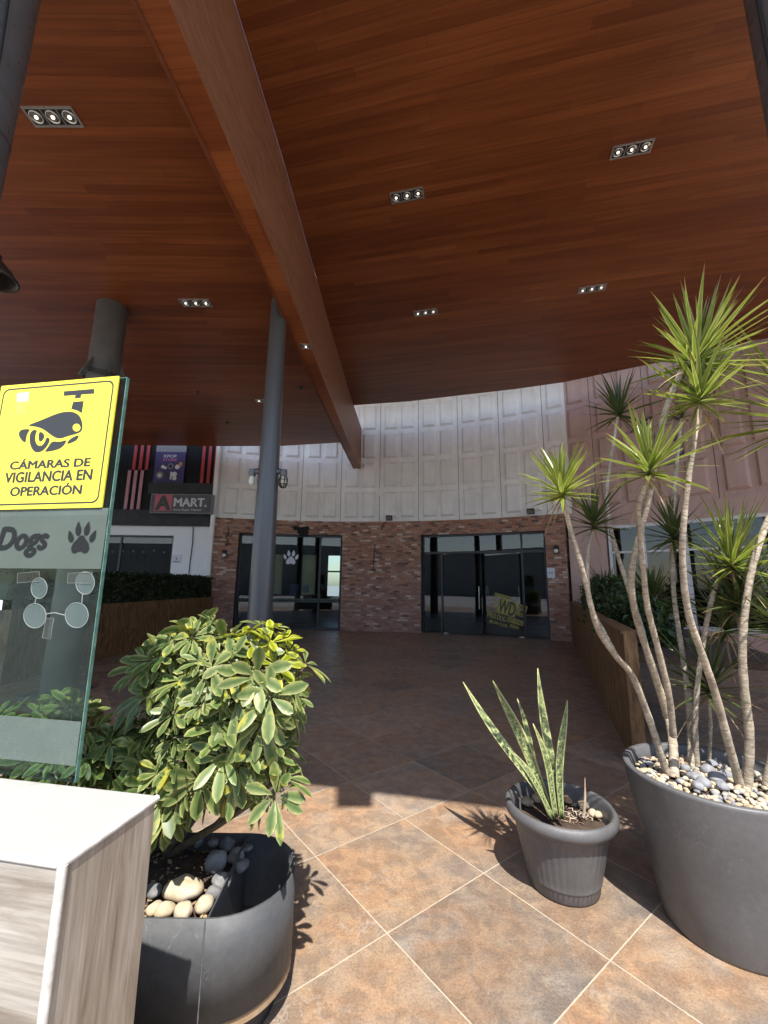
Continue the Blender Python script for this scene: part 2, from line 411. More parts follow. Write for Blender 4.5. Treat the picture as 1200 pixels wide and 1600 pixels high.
def panel_mat(name, a, b, dirt):
    m, nt, N, L, P, O = nodes(name)
    tc = N.new('ShaderNodeTexCoord').outputs['Object']
    r = ramp(N, [(.35, a), (.65, b)]); L.new(noise(N, L, tc, 2.2, 7, .65, .4), r.inputs[0])
    st = ramp(N, [(.42, (1, 1, 1)), (.72, dirt)]); L.new(noise(N, L, tc, 1, 6, .65, .4, (5, 5, .7)), st.inputs[0])
    c = mix(N, L, 1.0, r.outputs[0], st.outputs[0], 'MULTIPLY')
    L.new(c, P.inputs['Base Color']); P.inputs['Roughness'].default_value = .8
    bump(N, L, P, noise(N, L, tc, 30, 6, .7), .25, .006); return m

MT = dict(
    tile=tile_mat(),
    asphalt=pbr('concrete_paving', (.36, .365, .37), .9, col2=(.45, .455, .46), nscale=3, fine=.4),
    plank_x=plank_mat('wood_boards', 0), plank_r=plank_mat('wood_boards_turned', radians(12.5)),
    beam_side=grain_mat('beam_side_wood', [(.23, .095, .048), (.28, .122, .064), (.33, .15, .082)], 1, 1.4, .5, 9),
    beam_soffit=plank_mat('beam_soffit_wood', radians(3.5), 1.35, .55, .6),
    trim=pbr('dark_wood_trim', (.13, .035, .012), .5, col2=(.19, .055, .02), nscale=5),
    roof=pbr('roof_sheet', (.35, .35, .35), .6, col2=(.42, .42, .42)),
    white_panel=panel_mat('white_panel_paint', (.79, .775, .745), (.88, .87, .85), (.92, .905, .885)),
    pink_panel=panel_mat('pink_panel_paint', (.50, .345, .305), (.55, .385, .34), (.88, .86, .84)),
    seam=pbr('dark_joint', (.10, .09, .08), .9),
    brick=brick_mat(),
    black=pbr('black_metal', (.018, .018, .02), .45, col2=(.028, .028, .03), nscale=8),
    fascia=pbr('black_cladding', (.008, .0085, .0095), .5, col2=(.013, .0135, .015), nscale=3, spec=.12),
    ledge=pbr('charcoal_render', (.018, .019, .021), .75, col2=(.032, .033, .036), nscale=4),
    hole=pbr('exposed_dark_backing', (.008, .008, .008), .9),
    red=pbr('red_paint', (.42, .035, .03), .5, col2=(.32, .03, .03)), pinkstripe=pbr('faded_pink_paint', (.42, .20, .24), .6, col2=(.5, .26, .3)),
    white=pbr('white_render', (.78, .79, .81), .8, col2=(.83, .84, .85), nscale=2, bmp=.15),
    white_frame=pbr('white_frame_paint', (.66, .66, .68), .5, col2=(.72, .72, .74)),
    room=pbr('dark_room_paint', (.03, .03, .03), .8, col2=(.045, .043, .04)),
    roomwall=pbr('grey_room_paint', (.16, .17, .16), .8, col2=(.2, .2, .19)),
    glass=glass('shop_glass', (.62, .68, .67), ior=1.5), pane=glass('panel_glass', (.70, .79, .75), haze=.012, ior=1.45),
    glass_edge=pbr('green_glass_edge', (.045, .12, .095), .2, col2=(.12, .22, .185), nscale=25),
    frost=frosted('frosted_film', (.165, .20, .175), .82), frost_lo=frosted('frosted_film_thin', (.22, .265, .24), .6), clear=frosted('clear_plastic', (.22, .29, .28), .5),
    tape=frosted('clear_tape', (.20, .20, .19), .2), rimline=frosted('plastic_rim', (.42, .46, .44), .7),
    decal=pbr('dark_vinyl', (.014, .015, .015), .6, spec=.2),
    yellow=pbr('yellow_print', (.86, .74, .055), .45, col2=(.82, .70, .05), nscale=3), yellow_dk=pbr('dull_yellow_vinyl', (.34, .28, .05), .6, col2=(.42, .35, .06)),
    signblack=pbr('black_print', (.028, .028, .026), .5),
    steel=pbr('grey_painted_steel', (.115, .117, .122), .36, .35, col2=(.15, .152, .158), nscale=5),
    steel_lt=pbr('light_column_paint', (.105, .105, .107), .33, .25),
    brown_col=pbr('brown_grey_column', (.095, .09, .08), .45, .2, col2=(.125, .118, .105), nscale=4),
    planter=pbr('scuffed_steel', (.055, .056, .058), .6, 0, col2=(.075, .076, .078), nscale=4, fine=.2, bmp=.12, bscale=25, scuff=(.17, .17, .17)),
    pot=pbr('grey_plastic', (.085, .083, .085), .5, col2=(.11, .107, .108), nscale=5, fine=.12, bmp=.06, bscale=60, scuff=(.24, .22, .20)),
    bigpot=pbr('dull_grey_resin', (.095, .094, .095), .5, col2=(.12, .118, .119), nscale=3.5, fine=.15, bmp=.08, bscale=30, scuff=(.26, .25, .24)),
    boxtop=pbr('white_stone_top', (.23, .215, .12), .45, col2=(.37, .36, .335), nscale=5, lo=.30, hi=.40),
    boxfront=grain_mat('pale_wood_print', [(.24, .21, .17), (.31, .28, .24), (.36, .335, .29), (.385, .36, .32)], 0, 1.3, .45, 13),
    boxside=grain_mat('brown_wood_print', [(.17, .13, .095), (.27, .22, .17), (.35, .295, .235), (.41, .36, .30)], 2, 1.3, .45, 13),
    boxtrim=pbr('pale_trim', (.46, .43, .39), .5, col2=(.62, .60, .56), nscale=30, bmp=.3, bscale=90),
    osb=grain_mat('strand_board', [(.07, .034, .015), (.15, .076, .03), (.23, .125, .05), (.30, .18, .08)], 2, 2.2, .7, 10, .4),
    soil=pbr('dark_soil', (.035, .022, .014), .95, col2=(.07, .045, .03), nscale=30, bmp=.8, bscale=60),
    stone_dk=pbr('dark_shaded_stone', (.09, .088, .086), .78, col2=(.26, .252, .24), nscale=14, bmp=.3, bscale=50),  # shade under the shrub painted into the planter stones
    stone_lt=pbr('cream_stone', (.36, .275, .165), .8, col2=(.50, .44, .33), nscale=12, bmp=.3, bscale=60),
    stone_gr=pbr('grey_stone', (.15, .15, .157), .75, col2=(.29, .29, .30), nscale=18, bmp=.3, bscale=60),
    stone_br=pbr('rusty_stone', (.33, .17, .08), .8, col2=(.52, .44, .34), nscale=10, bmp=.3, bscale=60),
    bark=trunk_mat(), snake=snake_mat(),
    stem=pbr('brown_stem', (.10, .075, .05), .85, col2=(.17, .14, .10), nscale=30),
    shefflera=leafmat('variegated_leaf', [(.1, (.10, .16, .045)), (.5, (.18, .235, .075)), (.8, (.30, .33, .12)), (1.15, (.44, .44, .19))], .36, .42, yellow=(.52, .47, .06)),
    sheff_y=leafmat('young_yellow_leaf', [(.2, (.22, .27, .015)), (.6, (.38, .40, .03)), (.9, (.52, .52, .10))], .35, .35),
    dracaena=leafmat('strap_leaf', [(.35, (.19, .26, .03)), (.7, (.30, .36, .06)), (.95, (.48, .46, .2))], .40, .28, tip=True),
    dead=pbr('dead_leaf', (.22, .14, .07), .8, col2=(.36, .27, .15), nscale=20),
    drac_dk=leafmat('shaded_strap_leaf', [(.35, (.045, .085, .02)), (.7, (.075, .12, .03)), (.95, (.16, .13, .05))], .25, .36, tip=True),  # darker copy: shade of the unlit crowns painted into the leaf colour
    hedge=leafmat('hedge_leaf', [(.3, (.018, .032, .010)), (.9, (.04, .06, .018))], .2, .5),
    shrubleaf=leafmat('shrub_leaf', [(.3, (.03, .06, .015)), (.9, (.07, .12, .03))], .25, .45),
    chrome=pbr('brushed_metal', (.55, .54, .5), .3, .9), fixture=pbr('aluminium_frame', (.50, .48, .44), .35, .7, col2=(.58, .56, .52)),
    bulb=emit('led_reflector', (1, .93, .78), 1.1), lens=pbr('lamp_reflector', (.75, .72, .64), .12, .9), glassbulb=pbr('pale_bulb', (.75, .72, .62), .1),
    bronze=pbr('dark_bronze', (.035, .03, .026), .4, .6, col2=(.06, .05, .042)),
    purple=pbr('violet_print', (.04, .028, .11), .6, col2=(.055, .036, .14)), signgrey=pbr('sign_face', (.05, .048, .058), .5, col2=(.09, .088, .10)),
    lightgrey=pbr('sign_side', (.22, .22, .22), .5), letter=pbr('silver_letter', (.50, .50, .50), .45, col2=(.55, .55, .55)),
    rosy=pbr('rose_print', (.45, .10, .13), .5), letterpink=pbr('pink_letter', (.55, .18, .30), .5), orange=pbr('orange_print', (.5, .22, .05), .5),
    palesticker=pbr('pale_sticker', (.80, .80, .45), .6), olivesticker=pbr('worn_sticker', (.62, .56, .07), .6, col2=(.75, .68, .10), nscale=60),
    paper=pbr('paper', (.66, .67, .70), .8), blue=pbr('blue_ink', (.10, .16, .38), .6),
    cable=pbr('black_cable', (.015, .015, .015), .6),
    yline=pbr('yellow_dash', (.58, .44, .12), .8, col2=(.34, .27, .11), nscale=9),
    cream=frosted('cream_bright_sheet', (.75, .72, .52), .93),
    corr=pbr('pale_corrugated_sheet', (.20, .20, .19), .6, col2=(.25, .25, .235), nscale=1),
    board=pbr('weathered_board', (.24, .15, .08), .75, col2=(.36, .26, .16), nscale=9),
    wood=pbr('brown_furniture', (.10, .045, .02), .6, col2=(.15, .07, .035), nscale=8),
    emblem=pbr('emblem_disc', (.40, .30, .29), .6), emblem_dk=pbr('emblem_ink', (.07, .055, .06), .5),
)

# ------------------------------------------------------------------ lettering
def text_mesh(s, shear=0, bold=0.0, spacing=1.0):
    c = bpy.data.curves.new('lettering', 'FONT'); c.body = s; c.shear = shear; c.offset = bold; c.space_character = spacing
    c.fill_mode = 'FRONT'; c.dimensions = '2D'; c.resolution_u = 4
    o = bpy.data.objects.new('lettering', c); COL.objects.link(o)
    bpy.context.view_layer.update()
    me = bpy.data.meshes.new_from_object(o.evaluated_get(bpy.context.evaluated_depsgraph_get()))
    bpy.data.objects.remove(o); bpy.data.curves.remove(c)
    return me
def lettering(s, o, ex, ey, wd, ht, m, name, parent, shear=0, bold=0.0, spacing=1.0, lift=.002):
    """flat letters: lower left corner o, axes ex, ey, fitted to wd x ht"""
    me = text_mesh(s, shear, 0, spacing)
    if bold:
        bm = bmesh.new()
        for i, (dx_, dy_) in enumerate(((-bold, 0), (0, bold * .6), (bold, 0), (0, -bold * .6))):
            n0 = len(bm.verts); bm.from_mesh(me); bm.verts.ensure_lookup_table()
            for v in bm.verts[n0:]: v.co += Vector((dx_, dy_, i * .0001))
        bm.to_mesh(me); bm.free()
    xs = [v.co.x for v in me.vertices]; ys = [v.co.y for v in me.vertices]
    x0, x1, y0, y1 = min(xs), max(xs), min(ys), max(ys)
    ex, ey, o = Vector(ex), Vector(ey), Vector(o); n = ex.cross(ey)
    o = o - Vector(parent.get('_o', (0, 0, 0))) if parent else o
    for v in me.vertices:
        v.co = o + ex * ((v.co.x - x0) / (x1 - x0) * wd) + ey * ((v.co.y - y0) / (y1 - y0) * ht) + n * (lift + v.co.z)
    me.materials.clear(); me.materials.append(m); me.name = name
    ob = bpy.data.objects.new(name, me); COL.objects.link(ob); ob.parent = parent
    if parent: ob['_o'] = parent.get('_o', (0, 0, 0))
    return ob
def poly_mesh(polys, f, m, name, parent, lift):
    """flat shapes; f maps 2-D to (point, normal)"""
    b = MB()
    for p in polys:
        q = [f(*a) for a in p]
        b.face([x + nrm * lift for x, nrm in q])
    o = b.build(name, m, parent)
    bm = bmesh.new(); bm.from_mesh(o.data); bmesh.ops.triangulate(bm, faces=bm.faces); bm.to_mesh(o.data); bm.free()
    return o
def paw(cx, cy, s):
    def ell(x, y, a, b, r, n=18, tip=0):
        out = []
        for k in range(n):
            t = 2 * pi * k / n; px, py = a * cos(t), b * sin(t)
            if tip and sin(t) > .8: py += tip * (sin(t) - .8) * 5
            out.append((cx + s * (x + px * cos(r) - py * sin(r)), cy + s * (y + px * sin(r) + py * cos(r))))
        return out
    pad = [(-.42, -.30), (-.36, -.12), (-.2, .06), (-.08, .2), (.08, .2), (.2, .06), (.36, -.12), (.42, -.30), (.36, -.46), (.2, -.5), (.06, -.42), (-.06, -.42), (-.2, -.5), (-.36, -.46)]
    return [[(cx + s * x, cy + s * y) for x, y in pad], ell(-.5, .12, .13, .19, .4, tip=.12), ell(-.2, .42, .14, .22, .12, tip=.12), ell(.2, .42, .14, .22, -.12, tip=.12), ell(.5, .12, .13, .19, -.4, tip=.12)]

# ================================================================== SETTING
b = MB(); b.face([(-400, -400, -.02), (400, -400, -.02), (400, 400, -.02), (-400, 400, -.02)])
tag(b.build('ground', MT['asphalt']), kind='structure')
b = MB(); b.face([(-16, -1.2, 0), (16, -1.2, 0), (16, 20, 0), (-16, 20, 0)])
tag(b.build('tiled_floor', MT['tile']), kind='structure')

# ------------------------------------------------------------------ canopy
ZL, ZR, ZB = 5.5, 6.6, 5.2
cot = 1 / math.tan(radians(SUN_EL))
front = lambda x, z: 3.2 - .225 * x - z * cot
canopy = thing('canopy', 'wood boarded canopy roof with one deep beam, spanning the shaded forecourt', 'canopy', (0, 0, 0))
bl = [(-1.72, -.35), (-1.69, 2.13), (-1.53, 4.2), (-1.38, 7.5), (-1.20, 10.5), (-1.0, 13.35)]     # left edge of the beam in plan
br_ = [(-1.50, -.35), (-1.47, 2.13), (-1.31, 4.3), (-1.17, 7.3), (-1.0, 10.5), (-.79, 13.35)]
left = [(-16, 3.2), (-1.8, front(-1.7, ZL))] + [(x + .0, y) for x, y in [(-1.69, 2.13), (-1.53, 4.2), (-1.38, 7.5), (-1.2, 10.5), (-1.12, 11.6)]] + [(-3.1, 12.0), (-4.9, 12.1), (-16, 12.1)]
b = MB(); b.prism(left, ZL, ZL + .3, 0, 1); b.build('soffit', [MT['plank_x'], MT['trim']], canopy)
right = [(-1.49, -.8), (-.2, front(-.2, ZR)), (1.6, front(1.6, ZR)), (2.0, -.75), (5.2, -.5), (9.6, 7.3), (8.3, 7.75), (6.7, 8.76), (5.57, 9.38), (4.58, 9.95), (3.38, 10.38), (2.08, 10.76), (.7, 11.18), (-.96, 11.5), (-1.0, 10.5), (-1.17, 7.3), (-1.31, 4.3), (-1.47, 2.13)]
b = MB(); b.prism(right, ZR, ZR + .3, 0, 1); tag(b.build('soffit', [MT['plank_r'], MT['trim']], canopy), 'higher boarded soffit right of the beam')
b = MB()
for i in range(len(bl) - 1):
    p, q, r, s_ = bl[i], bl[i + 1], br_[i + 1], br_[i]
    b.face([(*p, ZB), (*q, ZB), (*r, ZB), (*s_, ZB)], 0)
    b.face([(*s_, ZB), (*r, ZB), (*r, ZR - .003), (*s_, ZR - .003)], 1)
    b.face([(*q, ZB), (*p, ZB), (*p, ZR - .003), (*q, ZR - .003)], 1)
    b.face([(*p, ZR - .003), (*s_, ZR - .003), (*r, ZR - .003), (*q, ZR - .003)], 1)
for e in (0, -1):
    p, q = bl[e], br_[e]; b.face([(*p, ZB), (*q, ZB), (*q, ZR - .003), (*p, ZR - .003)], 1)
beam = b.build('beam', [MT['beam_soffit'], MT['beam_side']], canopy)
b = MB()
for i in range(len(bl) - 1):
    p, q = Vector(bl[i]), Vector(bl[i + 1])
    b.bar((p.x - .012, p.y), (q.x - .012, q.y), ZB - .012, ZB + .02, .034)
b.build('beam_trim', MT['trim'], beam)
b = MB(); b.prism([(-16, 9.2), (-1, 9.2), (2, 8.8), (4.6, 7.8), (6.7, 6.2), (9, 4.2), (14, .5), (14, 15.5), (-16, 15.5)], 8.9, 9.1); b.build('sun_cover', MT['roof'], canopy)  # unseen cover added to stop sun on the wall yet admit sky light
b = MB()
b.box(.02, .26, -.705, -.45, 6.2, 6.6); b.build('shadow_block', MT['black'], canopy)  # unseen block added to cast the notch in the canopy shadow

# ceiling spotlights
def spotlight(c, ang, label, n=3):
    L_, W_ = .15 * n, .165
    t = thing('ceiling_light', label, 'ceiling light', c, 'recessed spotlights in the canopy boards'); t['_o'] = c
    ex = Vector((cos(ang), sin(ang), 0)); ey = Vector((-sin(ang), cos(ang), 0)); c = Vector(c); ez = Vector((0, 0, 1))
    b = MB(); z = c - ez * .006
    for sg in (-1, 1): b.obox(z + ey * sg * (W_ / 2 - .008), ex, ey, ez, L_, .016, .012)
    for k in range(n + 1):
        wd = .016 if k in (0, n) else .008
        b.obox(z + ex * (-L_ / 2 + .008 + (L_ - .016) * k / n), ex, ey, ez, wd, W_ - .032, .0115)
    b.build('frame', MT['fixture'], t)
    b = MB(); b.obox(c - ez * .0015, ex, ey, ez, L_ - .02, W_ - .02, .003); b.build('housing', MT['black'], t)
    for k in range(n):
        q = c + ex * (-L_ / 2 + L_ * (k + .5) / n)
        b = MB(); b.lathe([(.056, -.004), (.056, -.014), (.048, -.014), (.046, -.006)], q, 20); lp = b.build('lamp', MT['chrome'], t)
        b = MB(); b.lathe([(.0475, -.007), (.03, -.0095), (.012, -.0105), (.0, -.0105)], q, 20); b.build('reflector', MT['lens'], lp)
        b = MB(); b.lathe([(.016, -.011), (.014, -.018), (.006, -.021), (0, -.021)], q, 10); b.build('bulb', MT['bulb'], lp)
def atz(u, v, z): p = gz(u, v, z); return (p.x, p.y, z)
spotlight(atz(83, 182, ZL), radians(-.5), 'triple spotlight nearest the upper left corner of the ceiling')
spotlight(atz(306, 473, ZL), radians(-.5), 'triple spotlight left of the slim column, beyond the nearest one')
spotlight(atz(410, 626, ZL), radians(-.5), 'small spotlight half hidden behind the slim column', 2)
spotlight(atz(636, 305, ZR), radians(-13), 'triple spotlight nearest the beam on the higher ceiling')
spotlight(atz(987, 233, ZR), radians(-13), 'triple spotlight nearest the right edge of the higher ceiling')
spotlight(atz(925, 451, ZR), radians(-16), 'triple spotlight above the tall spiky plants')
spotlight(atz(665, 488, ZR), radians(-13), 'small looking triple spotlight farthest back, above the white panelled wall')
spotlight(atz(478, 541, ZB), radians(90), 'single spotlight set in the underside of the beam', 1)
for q, lb in (((309, 612), 'tiny dark sprinkler in the left ceiling, nearest the left shop'), ((355, 660), 'tiny dark sprinkler low in the left ceiling, above the shop sign'), ((470, 605), 'tiny dark sprinkler between the slim column and the beam')):
    p = gz(*q, ZL); b = MB(); b.lathe([(.045, 0), (.045, -.01), (.015, -.015), (.015, -.05), (.03, -.052), (0, -.055)], (p.x, p.y, ZL), 12)
    tag(at_origin(b.build('sprinkler', MT['black'])), lb, 'sprinkler', 'sprinklers in the ceiling')

# ------------------------------------------------------------------ columns and their lamps
def column(x, y, r0, r1, z1, m, label, ring=None):
    t = thing('column', label, 'column', (x, y, 0), 'steel columns under the canopy'); t['_o'] = (x, y, 0)
    b = MB(); b.tube([(x, y, .012), (x, y, z1 * .5), (x, y, z1)], [r0, (r0 + r1) / 2, r1], 40); b.build('shaft', m, t)
    b = MB(); b.obox((x, y, .006), (1, 0, 0), (0, 1, 0), (0, 0, 1), r0 * 3, r0 * 3, .012); b.build('base_plate', MT['steel'], t)
    return t
CY1 = 5.5
pc = gy(409, 912, CY1)
c1 = column(pc.x, CY1, .166, .110, ZL - .002, MT['steel_lt'], 'slim grey tapered column under the beam, with two wall lamps on it')
pt = gz(176, 480, ZL)
c2 = column(pt.x, pt.y, .205, .205, ZL - .001, MT['brown_col'], 'thick brown grey column behind the yellow sign')
zr = gy(172, 583, pt.y - .2).z
b = MB()
for dz in (0, .03, .055):
    b.tube([(pt.x + (.25 + .02 * sin(3 * a + dz * 90)) * cos(a), pt.y + .25 * sin(a), zr + dz + .015 * sin(2 * a)) for a in [2 * pi * k / 36 for k in range(37)]], .008, 6, caps=False)
b.build('wire_loop', MT['black'], c2)
for k in range(6):
    a = 2 * pi * k / 6 + .35
    b = MB(); e = Vector((cos(a), sin(a), 0)); o = Vector((pt.x, pt.y, zr + .02)); sd = Vector((-sin(a), cos(a), 0)) * .008
    tri = [o + e * .2, o + e * .32, o + e * .2 + Vector((0, 0, .26))]
    b.face([p + sd for p in tri]); b.face([p - sd for p in tri][::-1])
    for i in range(3): b.face([tri[i] - sd, tri[(i + 1) % 3] - sd, tri[(i + 1) % 3] + sd, tri[i] + sd])
    b.build('gusset', MT['brown_col'], c2)
pn = gy(45, 0, 1.95); rn = .17
c3 = column(pn.x - rn - .005, 1.95, rn, rn, ZL - .001, MT['steel'], 'near grey column cut by the left edge of the view, with a cable on it')
b = MB(); cx3 = pn.x - .005
b.tube([(cx3 + .008 + .006 * sin(7 * k), 1.90 - .004 * k, 2.6 + k * .15) for k in range(17)], .008, 6); b.build('cable', MT['cable'], c3)
b = MB(); b.tube([(cx3 - rn, 1.95, 3.9), (cx3 - rn, 1.95, 3.906)], rn + .002, 40); b.build('joint', MT['black'], c3)
pr = gy(1170, 30, 2.3)
c4 = column(pr.x + .235, 2.3, .17, .17, ZR - .001, MT['steel'], 'near grey column cut by the right edge of the view')
b = MB(); b.tube([(pr.x + .05, 2.27, 3.0 + k * .3) for k in range(12)], .01, 6); b.build('cable', MT['cable'], c4)

# bell lamp on the near column
lc = gy(-14, 432, 2.1)
t = thing('bell_lamp', 'dark bell shaped lamp shade hanging at the left edge, below the near column', 'lamp', lc); t['_o'] = lc
b = MB(); b.lathe([(.03, .14), (.035, .11), (.06, .085), (.09, .05), (.112, .01), (.125, 0), (.125, -.012), (.118, -.012), (.105, .006), (.08, .045), (.05, .08), (0, .09)], lc, 32)
b.build('lamp_shade', MT['bronze'], t)
b = MB(); b.tube([lc + Vector((0, 0, .13)), lc + Vector((0, 0, .2)), lc + Vector((-.08, .05, .26)), lc + Vector((-.3, .12, .22))], .014, 8); b.build('arm', MT['bronze'], t)
b = MB(); b.lathe([(0, .02), (.03, .03), (.035, .05), (.02, .08)], lc, 14); b.build('bulb', MT['glassbulb'], t)

def cage_lamp(side, label, caged):
    z = gy(440, 742, CY1).z
    rr = .166 + (.11 - .166) * z / ZL
    o = Vector((pc.x + side * rr, CY1 - .03, z))
    t = thing('cage_lamp', label, 'lamp', o, 'lamps on the slim column'); t['_o'] = o
    b = MB(); b.tube([o + Vector((-side * .01, .01, .04)), o + Vector((side * .06, 0, .04))], [.045, .03], 12)
    b.tube([o + Vector((side * .05, 0, .04)), o + Vector((side * .075, 0, .035))], .035, 12); b.tube([o + Vector((side * .075, 0, .065)), o + Vector((side * .075, 0, .0)), o + Vector((side * .075, 0, -.03))], [.045, .05, .042], 14)
    b.build('socket', MT['steel'], t)
    q = o + Vector((side * .075, 0, -.03))
    b = MB(); b.lathe([(.026, 0), (.04, -.04), (.044, -.08), (.03, -.12), (0, -.135)], q, 16); b.build('bulb', MT['glassbulb'], t)
    if caged:
        b = MB()
        for k in range(6):
            a = pi * k / 3
            b.tube([q + Vector((r * cos(a), r * sin(a), zz)) for r, zz in ((.045, 0), (.058, -.05), (.055, -.11), (.035, -.15), (0, -.16))], .007, 5)
        for r, zz in ((.058, -.05), (.055, -.11)):
            b.tube([q + Vector((r * cos(2 * pi * k / 16), r * sin(2 * pi * k / 16), zz)) for k in range(17)], .005, 5, caps=False)
        b.build('cage', MT['bronze'], t)
cage_lamp(1, 'caged lamp on the right side of the slim column', True)
cage_lamp(-1, 'bare bulb lamp on the left side of the slim column', False)

# ------------------------------------------------------------------ curved panelled wall
ZP0, ZP1 = 3.42, 8.9
def panel_wall(t0, t1, slab0, first, mats, name, parent=None):
    """arc of precast slabs, each two columns of sunk panels; slab0 = angle of a joint"""
    b = MB(); SL = 1.28 / WR
    def q(ta, tb, za, zb, ra=WR, rb=None, m=0):
        rb = ra if rb is None else rb
        b.face([AP(ta, ra, za), AP(tb, rb, za), AP(tb, rb, zb), AP(ta, ra, zb)], m)
    rows = [ZP0 + .13 + i * 1.0 for i in range(5)]
    k0 = int(math.floor((t0 - slab0) / SL)) - 1
    cols = []
    for k in range(k0, k0 + 60):
        s0 = slab0 + k * SL
        for c in range(2):
            cols.append((s0 + (.135 + c * .565) / WR, s0 + (.135 + c * .565 + .445) / WR, s0 + c * SL / 2, s0 + (c + 1) * SL / 2, c))
    for pa, pb, ca, cb, c in cols:
        if cb <= t0 + 1e-4 or ca >= t1 - 1e-4: continue
        jt = .007 / WR
        la, lb_ = ca + (jt if c == 0 else 0), cb - (jt if c == 1 else 0)
        if c == 0: q(ca, la, ZP0, ZP1, WR + .025, None, 1); b.face([AP(la, WR, ZP0), AP(la, WR + .025, ZP0), AP(la, WR + .025, ZP1), AP(la, WR, ZP1)], 1)
        else: q(lb_, cb, ZP0, ZP1, WR + .025, None, 1); b.face([AP(lb_, WR + .025, ZP0), AP(lb_, WR, ZP0), AP(lb_, WR, ZP1), AP(lb_, WR + .025, ZP1)], 1)
        q(la, pa, ZP0, ZP1); q(pb, lb_, ZP0, ZP1)
        zc = ZP0
        for zr_ in rows:
            za, zb = zr_, zr_ + .86
            q(pa, pb, zc, za)
            g, dp = .055, -.075
            ia, ib = pa + g / WR, pb - g / WR
            q(ia, ib, za + g, zb - g, WR + dp)
            P_ = [AP(pa, WR, za), AP(pb, WR, za), AP(pb, WR, zb), AP(pa, WR, zb)]
            I_ = [AP(ia, WR + dp, za + g), AP(ib, WR + dp, za + g), AP(ib, WR + dp, zb - g), AP(ia, WR + dp, zb - g)]
            for i in range(4): b.face([P_[i], P_[(i + 1) % 4], I_[(i + 1) % 4], I_[i]])
            zc = zb
        q(pa, pb, zc, ZP1)
    return b.build(name, mats, parent)
tL, tR = theta(347, 900), theta(888, 900)
SL = 1.28 / WR
sj = theta(654, 713)
tPink = sj + SL * (round((theta(881, 700) - sj) / SL * 2) / 2)
kL = round((theta(349, 760) - sj) / SL * 2) / 2
tL0 = sj + SL * kL
pw = panel_wall(tL0, tPink, sj, 0, [MT['white_panel'], MT['seam']], 'panelled_wall')
tag(pw, 'curved white concrete wall of sunk rectangular panels above the brick front', 'wall')
shop_p = thing('pink_shop', 'pink panelled shop front with white framed windows, behind the tall spiky plants', 'building')
panel_wall(tPink, 1.25, sj, 0, [MT['pink_panel'], MT['seam']], 'upper_wall', shop_p)
# end return of the white wall
b = MB(); e = AP(tL0, WR, 0); f_ = AP(tL0, WR + .5, 0)
b.bar((e.x - .12, e.y + .02), (e.x - .001, e.y + .015), 0, ZP1, .4)
b.build('wall_end', MT['white_panel'], pw)

# pink shop ground floor
def arcbox(b, ta, tb, r0, r1, z0, z1, m=0, n=None, uv=False):
    n = n or max(1, int(abs(tb - ta) / .025))
    for i in range(n):
        a, c = ta + (tb - ta) * i / n, ta + (tb - ta) * (i + 1) / n
        for (qs, us) in (([AP(a, r0, z0), AP(c, r0, z0), AP(c, r0, z1), AP(a, r0, z1)], [(a * r0, z0), (c * r0, z0), (c * r0, z1), (a * r0, z1)]),
                   ([AP(c, r1, z0), AP(a, r1, z0), AP(a, r1, z1), AP(c, r1, z1)], [(c * r0, z0), (a * r0, z0), (a * r0, z1), (c * r0, z1)]),
                   ([AP(a, r0, z1), AP(c, r0, z1), AP(c, r1, z1), AP(a, r1, z1)], [(a * r0, z1), (c * r0, z1), (c * r0, z1 + r1 - r0), (a * r0, z1 + r1 - r0)]),
                   ([AP(a, r1, z0), AP(c, r1, z0), AP(c, r0, z0), AP(a, r0, z0)], [(a * r0, z0), (c * r0, z0), (c * r0, z0 + r1 - r0), (a * r0, z0 + r1 - r0)])):
            b.face(qs, m, us)
    for t in (ta, tb):
        b.face([AP(t, r0, z0), AP(t, r1, z0), AP(t, r1, z1), AP(t, r0, z1)], m, [(t * r0, z0), (t * r0 + r1 - r0, z0), (t * r0 + r1 - r0, z1), (t * r0, z1)])
tw0, tw1 = theta(950, 880), 1.22
b = MB(); arcbox(b, tR + .006, tw0, WR - .02, WR + .2, 0, ZP0 - .003); arcbox(b, tw0 + .001, tw1, WR - .02, WR + .2, 3.0, ZP0 - .003); arcbox(b, tw0 + .001, tw1, WR - .02, WR + .2, 0, .5)
b.build('lower_wall', MT['pink_panel'], shop_p)
fr = MB(); pn_ = MB()
n = 4
for i in range(n):
    a, c = tw0 + .004 + (tw1 - tw0 - .008) * i / n, tw0 + .004 + (tw1 - tw0 - .008) * (i + 1) / n
    w_ = MB()
    p, q = AP(a, WR + .06, 0), AP(c, WR + .06, 0)
    e = (q - p).normalized()
    w_.bar(p, p + e * .07, .5, 3.0, .08); w_.bar(q - e * .07, q, .5, 3.0, .08)
    w_.bar(p + e * .07, q - e * .07, 2.92, 3.0, .078); w_.bar(p + e * .07, q - e * .07, .5, .58, .078); w_.bar(p + e * .07, q - e * .07, 2.28, 2.33, .07)
    m_ = (p + q) / 2; w_.bar(m_ - e * .025, m_ + e * .025, .58, 2.92, .066)
    wf = w_.build('window', MT['white_frame'], shop_p)
    g_ = MB(); g_.bar(p + e * .06, q - e * .06, .55, 2.95, .008); g_.build('pane', MT['glass'], wf)
b = MB(); arcbox(b, tw0 - .05, tw1, WR + 3, WR + 3.1, 0, 3.4); arcbox(b, tw0 - .05, tw1, WR + .2, WR + 3, 3.2, 3.3); b.build('interior_wall', MT['room'], shop_p)
